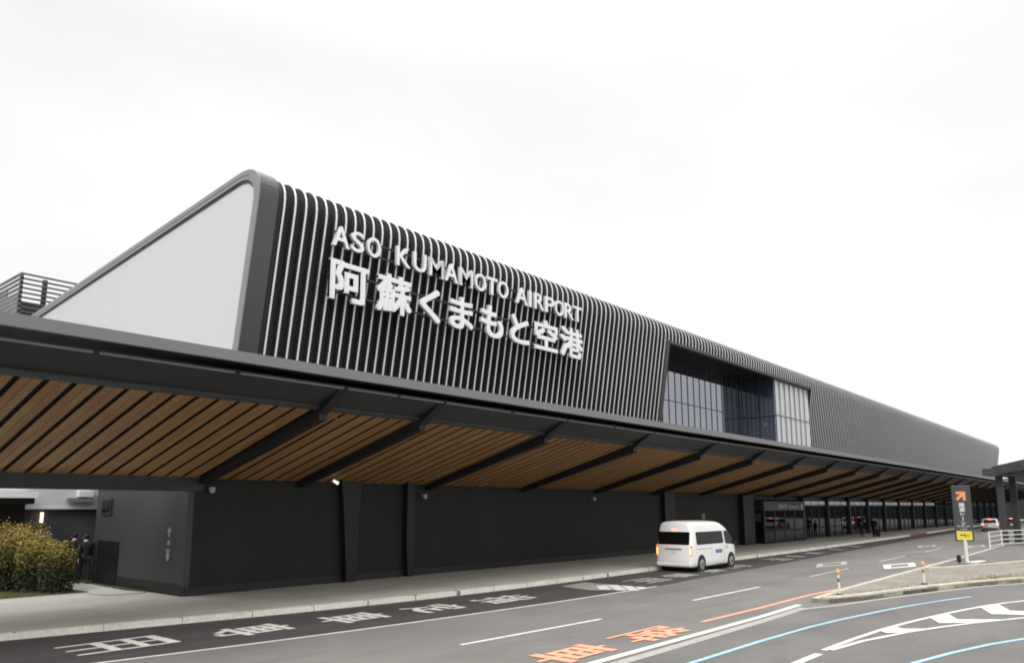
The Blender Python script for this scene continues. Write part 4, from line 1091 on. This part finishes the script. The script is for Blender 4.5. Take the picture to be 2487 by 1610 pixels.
    b = MB(); b.sphere(((hx + .088) * s, 0, (hz - .012) * s), .013 * s, 8, 6, 1.5); b.build('nose', M['skin'], P_, smooth=True)
    b = MB()
    for sd in (1, -1): b.sphere(((hx + .078) * s, sd * .03 * s, (hz + .01) * s), .009 * s, 8, 6)
    b.build('eyes', M['hair'], P_, smooth=True)
    b = MB(); b.tube([((hx + .072) * s, -.022 * s, (hz - .05) * s), ((hx + .08) * s, 0, (hz - .05) * s), ((hx + .072) * s, .022 * s, (hz - .05) * s)], .006 * s, 6); b.build('mouth', mat('lips', (.35, .15, .13), .5), P_)
    b = MB()
    for sd in (1, -1): b.sphere((hx * s, sd * .086 * s, (hz - .005) * s), .02 * s, 8, 6, 1.4)
    b.build('ears', M['skin'], P_, smooth=True)
    b = MB(); nb = v['neckb']; b.tube([(nb[0] * s, 0, (nb[2] + .035) * s), ((nb[0] + .005) * s, 0, (nb[2] + .075) * s)], [.068 * s, .058 * s], 14); b.build('collar', M['collar'], P_)
    return P_
person((11.86, 30.7, .165), R(86), 1.78, 'person in a black suit with white collar walking away on the footpath', step=.16, group='people walking away on the footpath')
person((11.9, 31.9, .165), R(88), 1.80, 'person in dark clothes half hidden behind the suited walker', step=.14, group='people walking away on the footpath')
pr = person((77.6, 21.0, .15), R(160), 1.78, 'person in black standing upright on the far pavement by the dark columns', step=.05, arm=.03, group='people waiting on the far pavement')
person((76.9, 21.9, .15), R(20), 1.45, 'shorter person in black bending slightly beside the standing one', step=.06, arm=.1, bend=.06, group='people waiting on the far pavement')
sc_ = empty('suitcase', (77.2, 20.55, .15), R(30), label='dark suitcase standing beside the person in black on the far pavement', cat='suitcase')
b = MB(); b.box(-.24, .24, -.14, .14, .06, .70); b.build('shell', M['cloth'], sc_, bevel=.04)
b = MB(); b.tube([(-.16, 0, .7), (-.16, 0, .98), (.16, 0, .98), (.16, 0, .7)], .012, 6); b.build('handle', M['chrome'], sc_)
for a in (-.19, .19):
    b = MB(); b.tube([(a, -.1, .03), (a, -.06, .03)], .03, 10); b.build('wheel', M['rubber'], sc_)

# ---------------------------------------------------------------- street furniture
def delineator(loc, label, tilt):
    D = empty('delineator_post', loc, 0, label=label, cat='post', group='white delineator posts on the island'); D.rotation_euler = (0, tilt, 0)
    b = MB(); b.tube([(0, 0, 0), (0, 0, .04), (0, 0, .05)], [.12, .10, .05], 14); b.build('base', M['rubber'], D)
    b = MB(); b.tube([(0, 0, .04), (0, 0, .70)], .038, 12); b.build('pole', M['postwhite'], D)
    b = MB(); b.tube([(0, 0, .42), (0, 0, .54)], .045, 12); b.build('band', M['band'], D)
    b = MB(); b.sphere((0, 0, .72), .078, 14, 9, .95); b.build('cap', M['delorange'], D, smooth=True)
    b = MB(); b.tube([(0, 0, .78), (0, 0, .84)], [.03, .02], 10); b.build('tip', M['postwhite'], D)
delineator((26.3, 8.30, .13), 'orange-capped white post at the nose of the island', R(-3))
delineator((31.9, 7.02, .13), 'orange-capped white post farther along the island, nearer the road sign', R(-1))

RS = empty('road_sign', (44.9, 7.85, .17), label='tall black direction sign with orange arrow and yellow panel on a white post', cat='sign')
RS.rotation_euler = (0, 0, R(8))
b = MB(); b.tube([(0, 0, 0), (0, 0, 1.15)], .085, 14); b.build('post', M['postwhite'], RS)
b = MB(); b.box(-.06, .06, -.42, .42, 1.05, 3.85); pn = b.build('panel', M['signpanel'], RS, bevel=.03)
def sign_poly(nm, polys, m, off=.064):
    b = MB()
    for p in polys: b.prism(p, 'x', -off, -.055)
    return b.build(nm, m, pn)
# local: facing -x; right in the picture = -y
ay, az = .0, 3.30
sign_poly('arrow', [[(ay + .22, az + .24), (ay - .20, az + .24), (ay - .20, az - .20), (ay - .07, az - .20), (ay - .07, az + .02), (ay + .16, az - .22), (ay + .25, az - .12), (ay + .03, az + .11), (ay + .22, az + .11)]], M['signorange'])
tb = MB(); tb.flat = True
for i, (ch, hh) in enumerate((('降', .26), ('車', .25), ('レ', .17), ('ー', .21), ('ン', .19))):
    zt_ = 3.0 - i * .238
    if ch == 'ー': put_glyph(tb, 'I', (-.066, .02, zt_ - hh), (0, -.04, 0), (0, 0, hh), offset=.01)
    else:
        w = .13 if ch in '降車' else .10
        put_bold(tb, ch, (-.066, w, zt_ - hh), (0, -2 * w, 0), (0, 0, hh * .95), (-1, 0, 0), .035, dz=.0008)
tb.build('lettering', M['signwhite'], pn)
tb = MB(); tb.flat = True
text_line(tb, 'Drop-off', (-.066, .27, 1.76), (0, -.54, 0), (0, 0, .085), offset=.01)
text_line(tb, 'Lane', (-.066, .14, 1.63), (0, -.28, 0), (0, 0, .075), offset=.01)
tb.build('small_lettering', M['signwhite'], pn)
b = MB(); b.box(-.068, -.055, -.34, .34, 1.11, 1.56); yp = b.build('yellow_panel', M['signyellow'], pn, bevel=.005)
b = MB(); b.box(-.072, -.068, -.06, .20, 1.33, 1.39); b.box(-.0725, -.068, -.05, .0, 1.25, 1.42); b.box(-.072, -.068, -.2, -.1, 1.3, 1.36); b.build('panel_mark', M['signmark'], yp)
bx = empty('junction_box', (44.1, 8.05, .15), label='small black box on the kerb at the foot of the road sign', cat='box')
b = MB(); b.box(-.09, .09, -.09, .09, .08, .42); b.build('housing', M['rubber'], bx, bevel=.02)
b = MB(); b.tube([(0, 0, 0), (0, 0, .1)], .03, 8); b.build('stem', M['rubber'], bx)

FN = empty('pedestrian_railing', (60.2, 9.1, .17), label='white tubular pedestrian railing with four rails around the pillars', cat='railing')
pts = [(60.2, 9.1), (64.6, 9.0), (67.6, 7.9), (70.6, 6.8), (73.6, 5.7)]
for (x, y) in pts:
    b = MB(); b.tube([(x - 60.2, y - 9.1, 0), (x - 60.2, y - 9.1, 1.12)], .05, 10); b.build('rail_post', M['postwhite'], FN)
for z in (.18, .48, .78, 1.08):
    b = MB(); b.tube([(x - 60.2, y - 9.1, z) for x, y in pts], .032, 8); b.build('rail', M['postwhite'], FN)

# crossing canopy on the right
CC = empty('crossing_canopy', (69.5, 9.3, 0), label='dark covered walkway roof on black pillars at the right edge', cat='canopy')
def Cc(b, nm, m, **k):
    o = b.build(nm, m, CC, **k); o.matrix_parent_inverse = Matrix.Translation((-69.5, -9.3, 0)); return o
for (x, y, t) in ((69.4, 9.45, 5.3), (71.4, 8.85, 5.3), (77, 8.3, 5.3), (86, 6.5, 5.3)):
    b = MB(); b.box(x - .23, x + .23, y - .23, y + .23, .1, t); Cc(b, 'pillar', mat('pillar_steel', (.045, .047, .05), .5) if x < 70 else M['eave'], bevel=.01)
b = MB(); b.prism([(9.7, 5.95), (9.7, 5.3), (-2, 7.4), (-2, 8.6), (7.5, 6.45)], 'x', 68.2, 68.5); Cc(b, 'edge_beam', mat('walkway_edge', (.045, .045, .045), .6, var=.2, scale=3))
b = MB(); b.prism([(9.7, 5.75), (9.7, 5.3), (-2, 7.5), (-2, 8.0)], 'x', 68.5, 92); Cc(b, 'roof', M['black'])
b = MB(); b.box(66.8, 69.6, 9.3, 10.15, 5.25, 5.75); Cc(b, 'end_box', mat('end_box', (.05, .05, .054), .5))
b = MB()
for (a, c, z) in ((7.6, 7.0, 6.02), (6.6, 5.6, 6.2)): b.box(68.15, 68.19, c, a, z - .06, z + .06)
Cc(b, 'painted_light_gap', M['pale'])  # pale strips painted for daylight showing through the roof gaps
# dark building closing the far end of the road
FB = empty('parking_building', (200, 0, 0), label='dark parking structure in the distance behind the cars', cat='building')
b = MB(); b.box(0, 30, -80, 45, 0, 9.0); b.build('wall', mat('distant_wall', (.03, .03, .03), .95), FB)
b = MB()
for k in range(8): b.box(-.1, 0, -50 + k * 8, -45 + k * 8, 1, 3.6)
b.build('openings', M['rubber'], FB)
